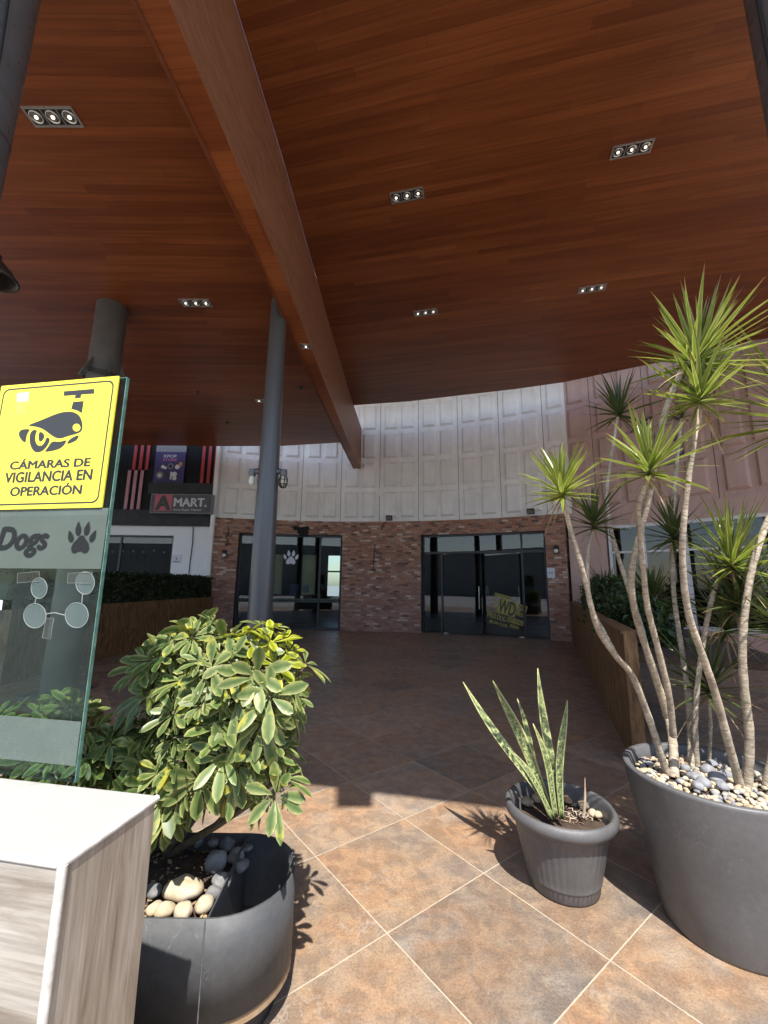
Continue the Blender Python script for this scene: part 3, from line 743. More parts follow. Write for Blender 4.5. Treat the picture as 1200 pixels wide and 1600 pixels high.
# round emblem sign on the pink wall
te = theta(1028, 690); pe = cyl(1028, 690); ne = Vector((-sin(te), -cos(te), 0)); ee = Vector((cos(te), -sin(te), 0)); ze = Vector((0, 0, 1))
t = thing('round_sign', 'round emblem with dark script lettering on the pink wall', 'sign', pe); t['_o'] = pe
def ringm(c, r0, r1, d0, d1, n=40):
    b = MB()
    for k in range(n):
        a0, a1 = 2 * pi * k / n, 2 * pi * (k + 1) / n
        P = lambda r, a, d: c + ee * r * cos(a) + ze * r * sin(a) + ne * d
        b.face([P(r0, a0, d1), P(r1, a0, d1), P(r1, a1, d1), P(r0, a1, d1)])
        b.face([P(r1, a0, d0), P(r1, a1, d0), P(r1, a1, d1), P(r1, a0, d1)]); b.face([P(r0, a1, d0), P(r0, a0, d0), P(r0, a0, d1), P(r0, a1, d1)])
    return b
ringm(pe, .62, .68, 0, .07).build('rim', MT['emblem_dk'], t)
ringm(pe, 0.001, .62, 0, .04).build('disc', MT['emblem'], t)
lettering('M', pe - ee * .42 - ze * .2 + ne * .042, ee, ze, .5, .5, MT['emblem_dk'], 'script_letter', t, shear=.5)
b = MB()
b.tube([pe + ee * (.05 + .42 * k / 14) + ze * (.02 + .12 * sin(k * 1.1)) + ne * .05 for k in range(15)], .016, 6); b.build('script_flourish', MT['emblem_dk'], t)

# ------------------------------------------------------------------ brick shop front
shop = thing('brick_shop', 'curved brick shop front with a glazed entrance and a wide window', 'building')
RB = WR - .09
w0, w1 = theta(369, 900), theta(534, 900)
d0, d1 = theta(658, 900), theta(856, 900)
zw = 2.98
b = MB()
arcbox(b, tL0 - .004, w0, RB, WR + .22, 0, ZP0 - .004)
arcbox(b, w1, d0, RB, WR + .22, 0, ZP0 - .004)
arcbox(b, d1, tR, RB, WR + .22, 0, ZP0 - .004)
arcbox(b, w0, w1, RB, WR + .22, zw, ZP0 - .004); arcbox(b, d0, d1, RB, WR + .22, zw, ZP0 - .004)
wall = b.build('wall', MT['brick'], shop)
# patch of missing brick facing over the window
def arcxy(u, v, r): p = cyl(u, v, r); return p
b = MB()
hole = [(453, 823), (463, 822), (470, 824), (482, 822), (484, 826), (481, 829), (484, 833), (480, 834), (485, 837), (476, 838), (468, 837), (467, 834), (463, 832), (465, 829), (459, 828), (458, 825)]
b.face([cyl(u, v, RB - .004) for u, v in hole]); o = b.build('missing_brick_patch', MT['hole'], wall)
bm = bmesh.new(); bm.from_mesh(o.data); bmesh.ops.triangulate(bm, faces=bm.faces); bm.to_mesh(o.data); bm.free()
# window
RG = WR + .12
def opening(ta, tb): return AP(ta + .002, RG, 0), AP(tb - .002, RG, 0)
p, q = opening(w0, w1); e = (q - p).normalized(); L_ = (q - p).length
def at_u(u, v=900): # position along a chord for a measured column
    a = theta(u, v); return a
def chord(p, q, u, v=900):
    d = ray(u, v); d2 = Vector((d.x, d.y)); pp = Vector((p.x, p.y)); ee2 = Vector((q.x - p.x, q.y - p.y))
    den = d2.x * ee2.y - d2.y * ee2.x
    s_ = (d2.y * pp.x - d2.x * pp.y) / den
    return s_ * ee2.length
fb = MB()
fb.bar(p, p + e * .06, 0, zw - .003, .09); fb.bar(q - e * .06, q, 0, zw - .003, .09); fb.bar(p + e * .06, q - e * .06, zw - .08, zw - .003, .088); fb.bar(p + e * .06, q - e * .06, .0, .07, .088)
xm = chord(p, q, 499); fb.bar(p + e * (xm - .03), p + e * (xm + .03), .07, zw - .08, .08)
win = fb.build('window', MT['black'], shop)
for a, c in ((.06, xm - .03), (xm + .03, L_ - .06)):
    g = MB(); g.bar(p + e * a, p + e * c, .07, zw - .08, .01); g.build('pane', MT['glass'], win)
nn = Vector((e.y, -e.x, 0))
# paw decal and lettered band on the window glass
bx0 = chord(p, q, 443, 873); bx1 = chord(p, q, 466, 873); zc_ = onpl(454, 873, p, nn).z
mp = lambda x, y: (p + e * x + Vector((0, 0, y)), nn)
poly_mesh(paw((bx0 + bx1) / 2, zc_, (bx1 - bx0) * .78), mp, MT['paper'], 'paw_decal', win, .012)
zb_ = onpl(454, 938, p, nn).z
b = MB(); b.obox(p + e * (L_ / 2) + nn * .009 + Vector((0, 0, zb_)), e, nn, (0, 0, 1), L_ - .14, .003, .12); fb_ = b.build('frosted_band', MT['frost'], win)
lettering('Pets & Roll of Dogs . Treats & Bakery & Pizza . Ice Cream', p + e * .2 + nn * .011 + Vector((0, 0, zb_ - .04)), e, (0, 0, 1), L_ - .4, .075, MT['decal'], 'band_lettering', fb_, bold=.01)

# entrance
p, q = opening(d0, d1); e = (q - p).normalized(); L_ = (q - p).length; nn = Vector((e.y, -e.x, 0)); zt = onpl(740, 863, p, nn).z
fb = MB()
fb.bar(p, p + e * .06, 0, zw - .003, .09); fb.bar(q - e * .06, q, 0, zw - .003, .09); fb.bar(p + e * .06, q - e * .06, zw - .07, zw - .003, .088); fb.bar(p + e * .06, q - e * .06, zt - .035, zt + .035, .085)
xa, xb, xc, xd = chord(p, q, 691), chord(p, q, 753), chord(p, q, 817), chord(p, q, 812)
fb.bar(p + e * (xa - .025), p + e * (xa + .025), 0, zt - .035, .08); fb.bar(p + e * (xc - .03), p + e * (xc + .03), 0, zt - .035, .08)
fb.bar(p + e * (xc - .03), p + e * (xc + .03), zt + .035, zw - .07, .08)
ent = fb.build('entrance', MT['black'], shop)
for a, c, z0, z1 in ((.06, xc - .03, zt + .035, zw - .07), (xc + .03, L_ - .06, zt + .035, zw - .07), (.06, xa - .025, .02, zt - .035), (xc + .03, L_ - .06, .02, zt - .035)):
    g = MB(); g.bar(p + e * a, p + e * c, z0, z1, .01); g.build('pane', MT['glass'], ent)
def door(o, ex, wd, hx):
    nx = Vector((ex.y, -ex.x, 0))
    b = MB(); b.bar(o, o + ex * wd, .03, zt - .045, .012); d = b.build('glass_door', MT['glass'], ent)
    b = MB(); b.bar(o + ex * .0, o + ex * .12, .005, .029, .03); b.bar(o + ex * 0, o + ex * .12, zt - .044, zt - .037, .03); b.build('hinge_patch', MT['chrome'], d)
    b = MB(); h = o + ex * hx + nx * .05
    b.tube([h + Vector((0, 0, .75)), h + Vector((0, 0, 1.4))], .016, 10)
    for z in (.82, 1.33): b.tube([h + Vector((0, 0, z)), h - nx * .05 + Vector((0, 0, z))], .009, 8)
    b.build('handle', MT['chrome'], d); return d, nx
door(p + e * (xa + .03), e, xb - xa - .035, xb - xa - .12)
ex2 = Matrix.Rotation(radians(-7), 3, 'Z') @ (-e)
o2 = p + e * (xc - .04)
d2_, nx2 = door(o2, ex2, xc - xb - .05, .10)
# tilted word cloud decal on the second door
dx_ = -ex2; nd = Vector((dx_.y, -dx_.x, 0)); ca, sa = cos(radians(-14)), sin(radians(-14))
ux = dx_ * ca + Vector((0, 0, 1)) * sa; uy = -dx_ * sa + Vector((0, 0, 1)) * ca
oc = onpl(787, 956, o2, nd) + nd * .012
DW = 1.18
def R2(x0, x1, y0, y1): return [(x0, y0), (x1, y0), (x1, y1), (x0, y1)]
mp2 = lambda x, y: (oc + ux * x + uy * y, nd)
DWS = DW
blocks = [tuple(c * DWS if not isinstance(c, str) else c for c in bk) for bk in [(-.16, .28, -.06, .30, 'WD'), (-.36, -.18, .16, .28, '2014'), (-.36, -.18, .02, .14, 'DOG'), (-.40, .10, -.24, -.08, 'WILD DOG'), (.30, .52, .14, .28, 'CHEESE'), (.30, .52, -.02, .12, 'FRIES'), (-.16, .02, -.075, -.06, ''), (.12, .50, -.2, -.08, 'HOT DOGS'), (-.3, .1, .32, .40, 'HOT DOGS'), (-.30, .18, -.36, -.26, 'BURGER'), (.2, .45, -.32, -.22, 'BEER')]]
solid = ('WD', 'HOT DOGS', 'CHEESE')
dec = poly_mesh([R2(*bk[:4]) for bk in blocks if bk[4] in solid], mp2, MT['yellow_dk'], 'decal', d2_, 0)
for x0, x1, y0, y1, s_ in blocks:
    if s_: lettering(s_, oc + ux * (x0 + .015) + uy * (y0 + .018), ux, uy, x1 - x0 - .03, y1 - y0 - .036, MT['signblack'] if s_ in solid else MT['yellow_dk'], 'decal_lettering', dec, bold=.03)

# interior
b = MB()
b.box(-5.1, 8.0, 18.9, 19.0, 0, .9); b.box(-5.1, 8.0, 18.9, 19.0, 2.7, 3.38)
bw = []
for u0, u1 in ((430, 442), (474, 494), (513, 538)):
    bw.append((gy(u0, 870, 18.9).x, gy(u1, 870, 18.9).x))
xs = [-5.1] + [x for r in bw for x in r] + [8.0]
for i in range(0, len(xs), 2): b.box(xs[i], xs[i + 1], 18.9, 19.0, .9, 2.7)
b.box(-5.2, -5.1, 13.4, 18.9, 0, 3.38); b.box(8.0, 8.1, 10, 19, 0, 3.38)
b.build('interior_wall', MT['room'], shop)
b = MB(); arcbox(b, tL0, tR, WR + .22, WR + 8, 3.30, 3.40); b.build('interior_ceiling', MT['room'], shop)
for x0, x1 in bw[:2]:
    b = MB(); b.box(x0 - .02, x1 + .02, 18.86, 18.87, .9, 2.72); b.build('bright_sheet', MT['cream'], shop)  # translucent sheets over back openings, added to stand in for bright strips
b = MB(); x0, x1 = bw[2]; b.box(x0, x1, 18.88, 18.93, 1.95, 2.02); b.box(x0 - .04, x0, 18.86, 18.89, .9, 2.7); b.box(x1, x1 + .04, 18.86, 18.89, .9, 2.7); b.build('window_bar', MT['black'], shop)
def furn(name, label, cat, boxes, mats):
    t = None
    b = MB()
    for bx in boxes: b.box(*bx)
    o = at_origin(b.build(name, mats)); bevel(o, .006); return tag(o, label, cat)
yy = 15.2
xl, xr = gy(372, 950, yy).x, gy(497, 950, yy).x
furn('counter', 'long dark shop counter seen through the wide window', 'counter', [(xl, xr, yy, yy + .6, 0.05, .98), (xl - .03, xr + .03, yy - .03, yy + .63, .98, 1.03)], MT['black'])
furn('cash_monitor', 'pale tilted screen standing on the dark counter', 'monitor', [(gy(470, 920, yy).x, gy(482, 920, yy).x, yy + .2, yy + .23, 1.12, 1.38), (gy(475, 920, yy).x, gy(477, 920, yy).x, yy + .22, yy + .26, 1.03, 1.14)], MT['paper'])
furn('wooden_cupboard', 'tall brown cupboard at the left end of the wide window', 'cupboard', [(gy(381, 900, 15.6).x, gy(394, 900, 15.6).x, 15.6, 16.1, 0, 2.3)], MT['wood'])
furn('blue_box', 'small blue box on the dark counter under the paw decal', 'box', [(gy(451, 920, yy).x, gy(463, 920, yy).x, yy + .25, yy + .4, 1.03, 1.4)], MT['blue'])
furn('bar_counter', 'dark bar counter inside the open entrance', 'counter', [(gy(745, 950, 16.5).x, gy(850, 950, 16.5).x, 16.5, 17.1, 0, 1.05)], MT['room'])
jar = MB(); pj = gy(761, 922, 16.7); jar.lathe([(0, 0), (.08, 0), (.09, .1), (.08, .3), (.05, .36), (.05, .4), (0, .4)], (pj.x, 16.7, 1.05), 16)
tag(at_origin(jar.build('jar', MT['glassbulb'])), 'pale jar on the bar counter inside the entrance', 'jar')

# things on the brick wall
def wall_lamp(u, v, label):
    p_ = cyl(u, v, RB); t_ = theta(u, v); n_ = Vector((-sin(t_), -cos(t_), 0)); e_ = Vector((cos(t_), -sin(t_), 0))
    t = thing('wall_lamp', label, 'lamp', p_, 'black lanterns on the brick wall'); t['_o'] = p_
    b = MB(); b.obox(p_ + n_ * .012, e_, n_, (0, 0, 1), .12, .024, .22); b.tube([p_ + n_ * .02 + ze * .06, p_ + n_ * .12 + ze * .1], .015, 8); b.build('bracket', MT['black'], t)
    b = MB(); b.lathe([(.02, .12), (.075, .06), (.08, .05), (.06, .05), (.05, -.12), (.0, -.13)], p_ + n_ * .12, 8, smooth=False); b.build('lantern', MT['black'], t)
    b = MB(); b.lathe([(.03, .02), (.055, .0), (.055, -.08), (.03, -.1)], p_ + n_ * .128, 10); b.build('glass', MT['glassbulb'], t)
wall_lamp(351, 866, 'black lantern left of the wide window, near the brick edge')
wall_lamp(870, 859, 'black lantern right of the entrance')
def flood(u, v, label):
    p_ = cyl(u, v, RB) ; t_ = theta(u, v); n_ = Vector((-sin(t_), -cos(t_), 0)); e_ = Vector((cos(t_), -sin(t_), 0))
    t = thing('floodlight', label, 'floodlight', p_, 'small floodlights over the brick wall'); t['_o'] = p_
    dn = (n_ * .8 - ze * .5).normalized(); up_ = e_.cross(dn)
    b = MB(); b.obox(p_ + n_ * .16 + ze * .03, e_, dn, up_, .2, .07, .16); b.build('housing', MT['black'], t)
    b = MB(); b.obox(p_ + n_ * .16 + ze * .03 + dn * .038, e_, dn, up_, .17, .004, .13); b.build('lens', MT['lens'], t)
    b = MB(); b.obox(p_ + n_ * .06, e_, n_, ze, .06, .12, .03); b.build('bracket', MT['black'], t)
flood(609, 812, 'small floodlight over the brick between window and entrance')
flood(831, 802, 'small floodlight over the entrance')
def plate(u, v, wd, ht, label, name, m, cat, r=RB, grp=None):
    p_ = cyl(u, v, r); t_ = theta(u, v); n_ = Vector((-sin(t_), -cos(t_), 0)); e_ = Vector((cos(t_), -sin(t_), 0))
    b = MB(); b.obox(p_ + n_ * .012, e_, n_, (0, 0, 1), wd, .02, ht); o = at_origin(b.build(name, m)); tag(o, label, cat, grp); return o, p_, e_, n_
o, p_, e_, n_ = plate(861, 895, .20, .28, 'white notice beside the entrance', 'notice', MT['paper'], 'notice')
lt = lettering('4-9', p_ - e_ * .055 - ze * .03 + n_ * .024, e_, (0, 0, 1), .11, .06, MT['blue'], 'print', None, bold=.04); lt.parent = o; lt.matrix_parent_inverse = Matrix.Translation(-o.location)
plate(591, 769, .14, .24, 'small pale bracket plate left of its twin on the white panels', 'bracket_plate', MT['white_panel'], 'bracket', WR, 'bracket plates on the white panels')
plate(605, 768, .26, .22, 'larger pale bracket plate right of its twin on the white panels', 'bracket_plate', MT['white_panel'], 'bracket', WR, 'bracket plates on the white panels')
plate(358, 775, .28, .24, 'pale square plate on the white panels beside the black shop', 'bracket_plate', MT['white_frame'], 'bracket', WR, 'bracket plates on the white panels')
def cab(name, pts, label, r=RB, rad=.012):
    P = [cyl(u, v, r - .015) for u, v in pts]; b = MB(); b.tube(P, rad, 6); return tag(at_origin(b.build(name, MT['cable'])), label, 'cable')
cab('cable', [(586, 851), (585, 862), (584, 876), (584, 892)], 'dark upright cable on the brick between window and entrance')
cab('cable', [(605, 815), (600, 818), (597, 824), (595, 828)], 'short looping cable below the left floodlight')
cab('cable', [(356, 824), (357, 832), (353, 839), (357, 846), (356, 851), (351, 853)], 'thin curling cable at the left top of the brick')

# rows of yellow dashes on the floor
for i, (u, v, n) in enumerate(((685, 995, 9), (790, 1001, 11), (602, 1010, 3))):
    b = MB(); c = gz(u, v)
    for k in range(n):
        for j in range(2):
            x = c.x + (k - n / 2) * .16 + j * .03; y = c.y - .15 + j * .22
            b.face([(x, y, .004), (x + .12, y - .05, .004), (x + .15, y - .03, .004), (x + .03, y + .02, .004)])
    tag(b.build('floor_marking', MT['yline']), ['yellow hatching on the floor left of the entrance door', 'yellow hatching on the floor right in front of the open entrance', 'short yellow dashes on the floor before the brick pier'][i], 'floor marking', 'yellow markings on the floor')

# ------------------------------------------------------------------ left shop
YS = 13.0
sx1 = AP(tL0, WR, 0).x - .13
zz = lambda v, u=280: gy(u, v, YS).z
XX = lambda u, v=800, y=YS: gy(u, v, y).x
lsh = thing('black_shop', 'black fronted shop with red stripes above a white lower wall, at the far left', 'building')
b = MB(); b.box(-15, sx1, YS, YS + .3, zz(822), 7.2); b.build('fascia', MT['fascia'], lsh)
b = MB(); b.box(-15, sx1 - .0, YS - .22, YS - .003, zz(822), zz(799)); b.box(XX(236), sx1, YS - .30, YS - .004, zz(775), zz(758)); b.build('ledge', MT['ledge'], lsh)
for us, v0, v1, m in (((212, 222, 232), 692, 735, 'red'), ((318, 328, 338), 692, 757, 'red'), ((200, 210, 220), 736, 797, 'pinkstripe')):
    for u in us:
        vm = (v0 + v1) / 2
        x = XX(u, vm); b = MB(); b.box(x - .05, x + .05, YS - .04, YS - .004, zz(v1), zz(v0) if v0 > 700 else 5.9); b.build('stripe', MT[m], lsh)
xw0, xw1, zw0, zw1 = XX(100, 870), XX(268, 870), zz(912), zz(837)
b = MB()
b.box(-15, sx1, YS + .01, YS + .3, zw1, zz(822) - .003); b.box(xw1, sx1, YS + .01, YS + .3, 0, zw1); b.box(-15, xw0, YS + .01, YS + .3, 0, zw1); b.box(xw0, xw1, YS + .01, YS + .3, 0, .6)
b.build('wall', MT['white'], lsh)
fb = MB(); fb.box(xw0, xw1, YS + .08, YS + .14, .6, .66); fb.box(xw0, xw1, YS + .08, YS + .14, zw1 - .06, zw1 - .003); fb.box(xw1 - .06, xw1 - .002, YS + .08, YS + .14, .66, zw1 - .06); fb.box((xw0 + xw1) / 2 - .03, (xw0 + xw1) / 2 + .03, YS + .08, YS + .14, .66, zw1 - .06)
wf = fb.build('window', MT['black'], lsh)
g = MB(); g.box(xw0, xw1 - .06, YS + .105, YS + .115, .66, zw1 - .06); g.build('pane', MT['glass'], wf)
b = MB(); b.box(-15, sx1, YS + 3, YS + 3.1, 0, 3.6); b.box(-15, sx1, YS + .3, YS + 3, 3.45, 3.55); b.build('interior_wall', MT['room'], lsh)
# string of bulbs behind the window glass, standing in for a reflection
b = MB(); zs = zz(857); pts = [(xw0 + (xw1 - xw0) * k / 40, YS + .5, zs - .05 * abs(sin(k * pi / 10))) for k in range(41)]; b.tube(pts, .008, 5)
t = thing('reflected_string', 'string of small pale bulbs behind the dark window of the black fronted shop, imitating a reflection', 'string light', pts[20]); t['_o'] = pts[20]
b.build('wire', MT['cable'], t)
for k in range(2, 40, 4):
    b = MB(); b.lathe([(0, 0), (.03, -.02), (.035, -.05), (0, -.08)], pts[k], 8); b.build('bulb', MT['glassbulb'], t)
# poster
px0, px1, pz0, pz1 = XX(243, 727), XX(290, 727), zz(757), zz(707)
t = thing('poster', 'violet poster with pictures of goods on the black front', 'poster', ((px0 + px1) / 2, YS, pz0)); t['_o'] = ((px0 + px1) / 2, YS, pz0)
b = MB(); b.box(px0, px1, YS - .05, YS - .004, pz0, pz1); b.build('board', MT['purple'], t)
b = MB(); b.box(px0, px1, YS - .05, YS - .004, pz1 + .002, zz(697)); b.build('header', MT['lightgrey'], t)
PW, PH = px1 - px0, pz1 - pz0
X_ = (1, 0, 0); Z_ = (0, 0, 1)
lettering('KPOP', (px0 + PW * .28, YS - .05, pz0 + PH * .82), X_, Z_, PW * .42, PH * .09, MT['letter'], 'lettering', t, bold=.02)
lettering('STORE', (px0 + PW * .26, YS - .05, pz0 + PH * .71), X_, Z_, PW * .46, PH * .085, MT['letterpink'], 'lettering', t, bold=.02)
mpp = lambda x, y: (Vector((px0 + PW * x, YS - .05, pz0 + PH * y)), Vector((0, -1, 0)))
circ = lambda cx, cy, r, n=16, asp=PW / PH: [(cx + r * cos(2 * pi * k / n), cy + r * asp * sin(2 * pi * k / n)) for k in range(n)]
for pq in ([circ(.28, .53, .06), circ(.36, .5, .05), circ(.76, .53, .08), circ(.2, .26, .05), [(.55, .14), (.6, .14), (.6, .38), (.55, .38)], circ(.68, .3, .09), circ(.70, .18, .07)]): poly_mesh([pq], mpp, MT['paper'], 'picture', t, .003)
for pq in (circ(.53, .55, .1), circ(.2, .27, .12)): poly_mesh([pq], mpp, MT['lightgrey'], 'picture', t, .002)
poly_mesh([circ(.53, .55, .065)], mpp, MT['signblack'], 'picture', t, .004)
poly_mesh([[(.78, .56), (.9, .54), (.92, .66), (.82, .69)]], mpp, MT['orange'], 'picture', t, .0045)
poly_mesh([[(.38, .16), (.5, .16), (.5, .36), (.38, .36)]], mpp, MT['signblack'], 'picture', t, .003)
# lit-box sign
gx0, gx1, gz0, gz1 = XX(235, 787, YS - .5), XX(331, 787, YS - .5), gy(280, 802, YS - .5).z, gy(280, 772, YS - .5).z
t = thing('shop_sign', 'grey box sign with a red letter square and silver lettering on the black front', 'sign', ((gx0 + gx1) / 2, YS - .3, gz0)); t['_o'] = ((gx0 + gx1) / 2, YS - .3, gz0)
b = MB(); b.box(gx0, gx1, YS - .5, YS - .31, gz0, gz1); b.build('box', MT['lightgrey'], t)
b = MB(); b.box(gx0 + .02, gx1 - .02, YS - .506, YS - .501, gz0 + .02, gz1 - .02); b.build('face', MT['signgrey'], t)
GW, GH = gx1 - gx0, gz1 - gz0
b = MB(); b.box(gx0 + GW * .07, gx0 + GW * .35, YS - .511, YS - .507, gz0 + GH * .12, gz0 + GH * .97); b.build('emblem', MT['rosy'], t)
lettering('A', (gx0 + GW * .08, YS - .511, gz0 + GH * .14), X_, Z_, GW * .26, GH * .78, MT['signblack'], 'lettering', t, bold=.06, lift=.003)
lettering('MART.', (gx0 + GW * .38, YS - .506, gz0 + GH * .34), X_, Z_, GW * .54, GH * .46, MT['letter'], 'lettering', t, bold=.04, lift=.004)
lettering('Asian Super Market', (gx0 + GW * .38, YS - .506, gz0 + GH * .10), X_, Z_, GW * .46, GH * .14, MT['letter'], 'lettering', t, bold=.008, lift=.004)
# notice and cable on the white wall
nx0, nx1 = XX(269, 873), XX(283, 873)
b = MB(); b.box(nx0, nx1, YS - .01, YS + .009, zz(880), zz(867)); o = at_origin(b.build('notice', MT['paper'])); tag(o, 'small pale notice with blue print on the white lower wall', 'notice')
b = MB(); b.disc(((nx0 + nx1) / 2, YS - .012, zz(873)), (1, 0, 0), (0, 0, 1), .03); b.box(nx0 + .05, nx1 - .05, YS - .013, YS - .0115, zz(878.5), zz(877)); ob = b.build('print', MT['blue']); ob.parent = o; ob.matrix_parent_inverse = Matrix.Translation(-o.location)
b = MB(); b.tube([(XX(302, 824), YS - .01, zz(823)), (XX(301, 850), YS - .01, zz(848)), (XX(297, 880), YS - .01, zz(878)), (XX(295, 898), YS - .01, zz(897))], .014, 6)
tag(at_origin(b.build('cable', MT['cable'])), 'dark cable running down the white lower wall', 'cable')

# ------------------------------------------------------------------ planting walls and hedges
def leafcloud(b, fn, n, size, seed, m=0):
    r = random.Random(seed)
    for _ in range(n):
        p, nrm = fn(r)
        d = Vector((r.gauss(0, 1), r.gauss(0, 1), r.gauss(0, 1))).normalized(); ax = (nrm * .9 + d).normalized()
        a = ax.orthogonal().normalized(); a = (Matrix.Rotation(r.random() * 6.28, 3, ax) @ a); c = ax.cross(a)
        L_ = size * r.uniform(.7, 1.3); W_ = L_ * .27
        b.face([p, p + a * L_ * .5 + c * W_, p + a * L_ - ax * L_ * .15, p + a * L_ * .5 - c * W_], m, [(.5, 0), (1, .5), (.5, 1), (0, .5)])
# left
pa, pb_ = gz(338, 984), gz(140, 1035)
dirl = (pb_ - pa).normalized(); pe_ = pa + dirl * 7.2
hw = gy(338, 932, pa.y).z
nl = Vector((-abs(dirl.y), 0, 0)); nl = Vector((dirl.y, -dirl.x, 0)).normalized()
if nl.x > 0: nl = -nl
b = MB(); c = (pa + pe_) / 2 + nl * .35
b.obox((c.x, c.y, hw / 2), dirl, nl, (0, 0, 1), 7.2, .7, hw)
tag(b.build('planter_wall', MT['osb']), 'long low wood clad planting wall on the left, topped by a clipped dark hedge', 'planter')
b = MB(); hh = .56
b.obox((c.x, c.y, hw + hh / 2), dirl, nl, (0, 0, 1), 7.1, .5, hh)
def fl(r):
    s_ = r.random()
    if r.random() < .6: return pa + dirl * (7.2 * s_) + nl * r.uniform(.06, .12) + Vector((0, 0, hw + r.random() * hh)), -nl
    return pa + dirl * (7.2 * s_) + nl * r.uniform(.06, .65) + Vector((0, 0, hw + hh + r.uniform(-.03, .04))), Vector((0, 0, 1))
lm = MB(); leafcloud(lm, fl, 9000, .07, 3)
t = thing('hedge', 'clipped dark hedge growing on the left wood clad wall', 'hedge', (c.x, c.y, hw)); t['_o'] = (c.x, c.y, hw)
b.build('core', MT['hedge'], t); lm.build('foliage', MT['hedge'], t)
# right
qa, qb = gz(895, 1004), gz(975, 1165); dr = (qb - qa).normalized(); qe = qa + dr * 8.1
hr = gy(897, 941, qa.y).z
nr = Vector((dr.y, -dr.x, 0)).normalized()
if nr.x < 0: nr = -nr
b = MB(); c = (qa + qe) / 2 + nr * .05
b.obox((c.x, c.y, hr / 2), dr, nr, (0, 0, 1), 8.1, .1, hr); b.obox((c.x, c.y, hr + .012), dr, nr, (0, 0, 1), 8.1, .13, .024)
tag(b.build('planter_wall', MT['osb']), 'low wood clad planting wall on the right, behind the large grey pot', 'planter')
b = MB(); b.obox((c + nr * .6).to_tuple()[:2] + (hr - .2,), dr, nr, (0, 0, 1), 8.0, 1.1, .06)
tag(b.build('planting_bed', MT['soil']), kind='structure')
rs = random.Random(11)
for i in range(9):
    s_ = .4 + i * .85; o = qa + dr * s_ + nr * rs.uniform(.35, .7) + Vector((0, 0, hr - .17)); rad = rs.uniform(.28, .42); hgt = rs.uniform(.4, .75)
    def fs(r, o=o, rad=rad, hgt=hgt):
        a, z, q_ = r.random() * 6.28, r.random(), r.random() ** .5
        rr = rad * q_ * (1 - .5 * z) * (1 + .25 * sin(3 * a + i)); v = Vector((cos(a), sin(a), .5))
        return o + Vector((rr * cos(a), rr * sin(a), z * hgt)), v.normalized()
    t = thing('shrub', 'leafy green shrub in the right planting bed behind the wood clad wall', 'shrub', o, 'shrubs along the right planting bed'); t['_o'] = o
    lm = MB(); leafcloud(lm, fs, 750, .085, 20 + i); lm.build('foliage', MT['shrubleaf'], t)
    st = MB()
    for k in range(5):
        a = k * 1.25; st.tube([o, o + Vector((.1 * cos(a), .1 * sin(a), hgt * .4)), o + Vector((.2 * cos(a), .2 * sin(a), hgt * .85))], [.012, .008, .004], 5)
    st.build('stem', MT['stem'], t)

# ================================================================== FOREGROUND
# ------------------------------------------------------------------ box plinth with glass panel
BT = .9
K = gz(97, 1350, BT); Kb = gz(250, 1243, BT)
e2 = (Kb - K); BD = e2.length; e2 = e2.normalized(); e1 = Vector((e2.y, -e2.x, 0)); Zv = Vector((0, 0, 1))
plinth = thing('plinth', 'tiled plinth with pale wood print sides and a white top, carrying a glass panel', 'plinth', (K - e1 * .5 + e2 * BD / 2) * Vector((1, 1, 0)) if False else (K.x - .5, K.y + .1, 0))
W_ = 1.5; po = plinth.location.copy(); plinth['_o'] = po
def pbox(name, x0, x1, y0, y1, z0, z1, m, bv=.003):
    # local frame at K: x along e1 (to the right), y along e2 (away)
    b = MB(); c = Vector((K.x, K.y, 0)) + e1 * ((x0 + x1) / 2) + e2 * ((y0 + y1) / 2) + Zv * ((z0 + z1) / 2)
    s_ = MB(); s_.obox((0, 0, 0), (1, 0, 0), (0, 1, 0), (0, 0, 1), x1 - x0, y1 - y0, z1 - z0)
    o = s_.build(name, m); o.parent = plinth; o.location = c - po; o.rotation_euler = (0, 0, atan2(e1.y, e1.x)); bevel(o, bv); return o
tz = BT - .302
pbox('front_tile', -W_, -.009, .003, .015, BT - .30, BT - .012, MT['boxfront']); pbox('front_tile', -W_, -.009, .003, .015, BT - .604, BT - .303, MT['boxfront']); pbox('front_tile', -W_, -.009, .003, .015, .0, BT - .607, MT['boxfront'])
pbox('side_tile', -.015, -.003, .010, BD - .009, 0, BT - .012, MT['boxside'])
pbox('core', -W_, -.016, .016, BD - .003, 0, BT - .013, MT['white'])
pbox('top_slab', -W_, -.010, .004, BD, BT - .011, BT, MT['boxtop'])
b = MB()
kk = Vector((K.x, K.y, 0))
b.tube([kk + e1 * -.006 + e2 * .008 + Zv * .0, kk + e1 * -.006 + e2 * .008 + Zv * (BT - .007)], .0085, 12)
b.tube([kk + e1 * -.007 + e2 * .006 + Zv * (BT - .006), kk + e1 * -.007 + e2 * BD + Zv * (BT - .006)], .0075, 12)
b.build('corner_trim', MT['boxtrim'], plinth)
b = MB(); b.tube([kk + e1 * -W_ + e2 * .005 + Zv * (BT - .006), kk + e1 * -.012 + e2 * .005 + Zv * (BT - .006)], .0062, 10); b.build('edge_trim', MT['boxtrim'], plinth)

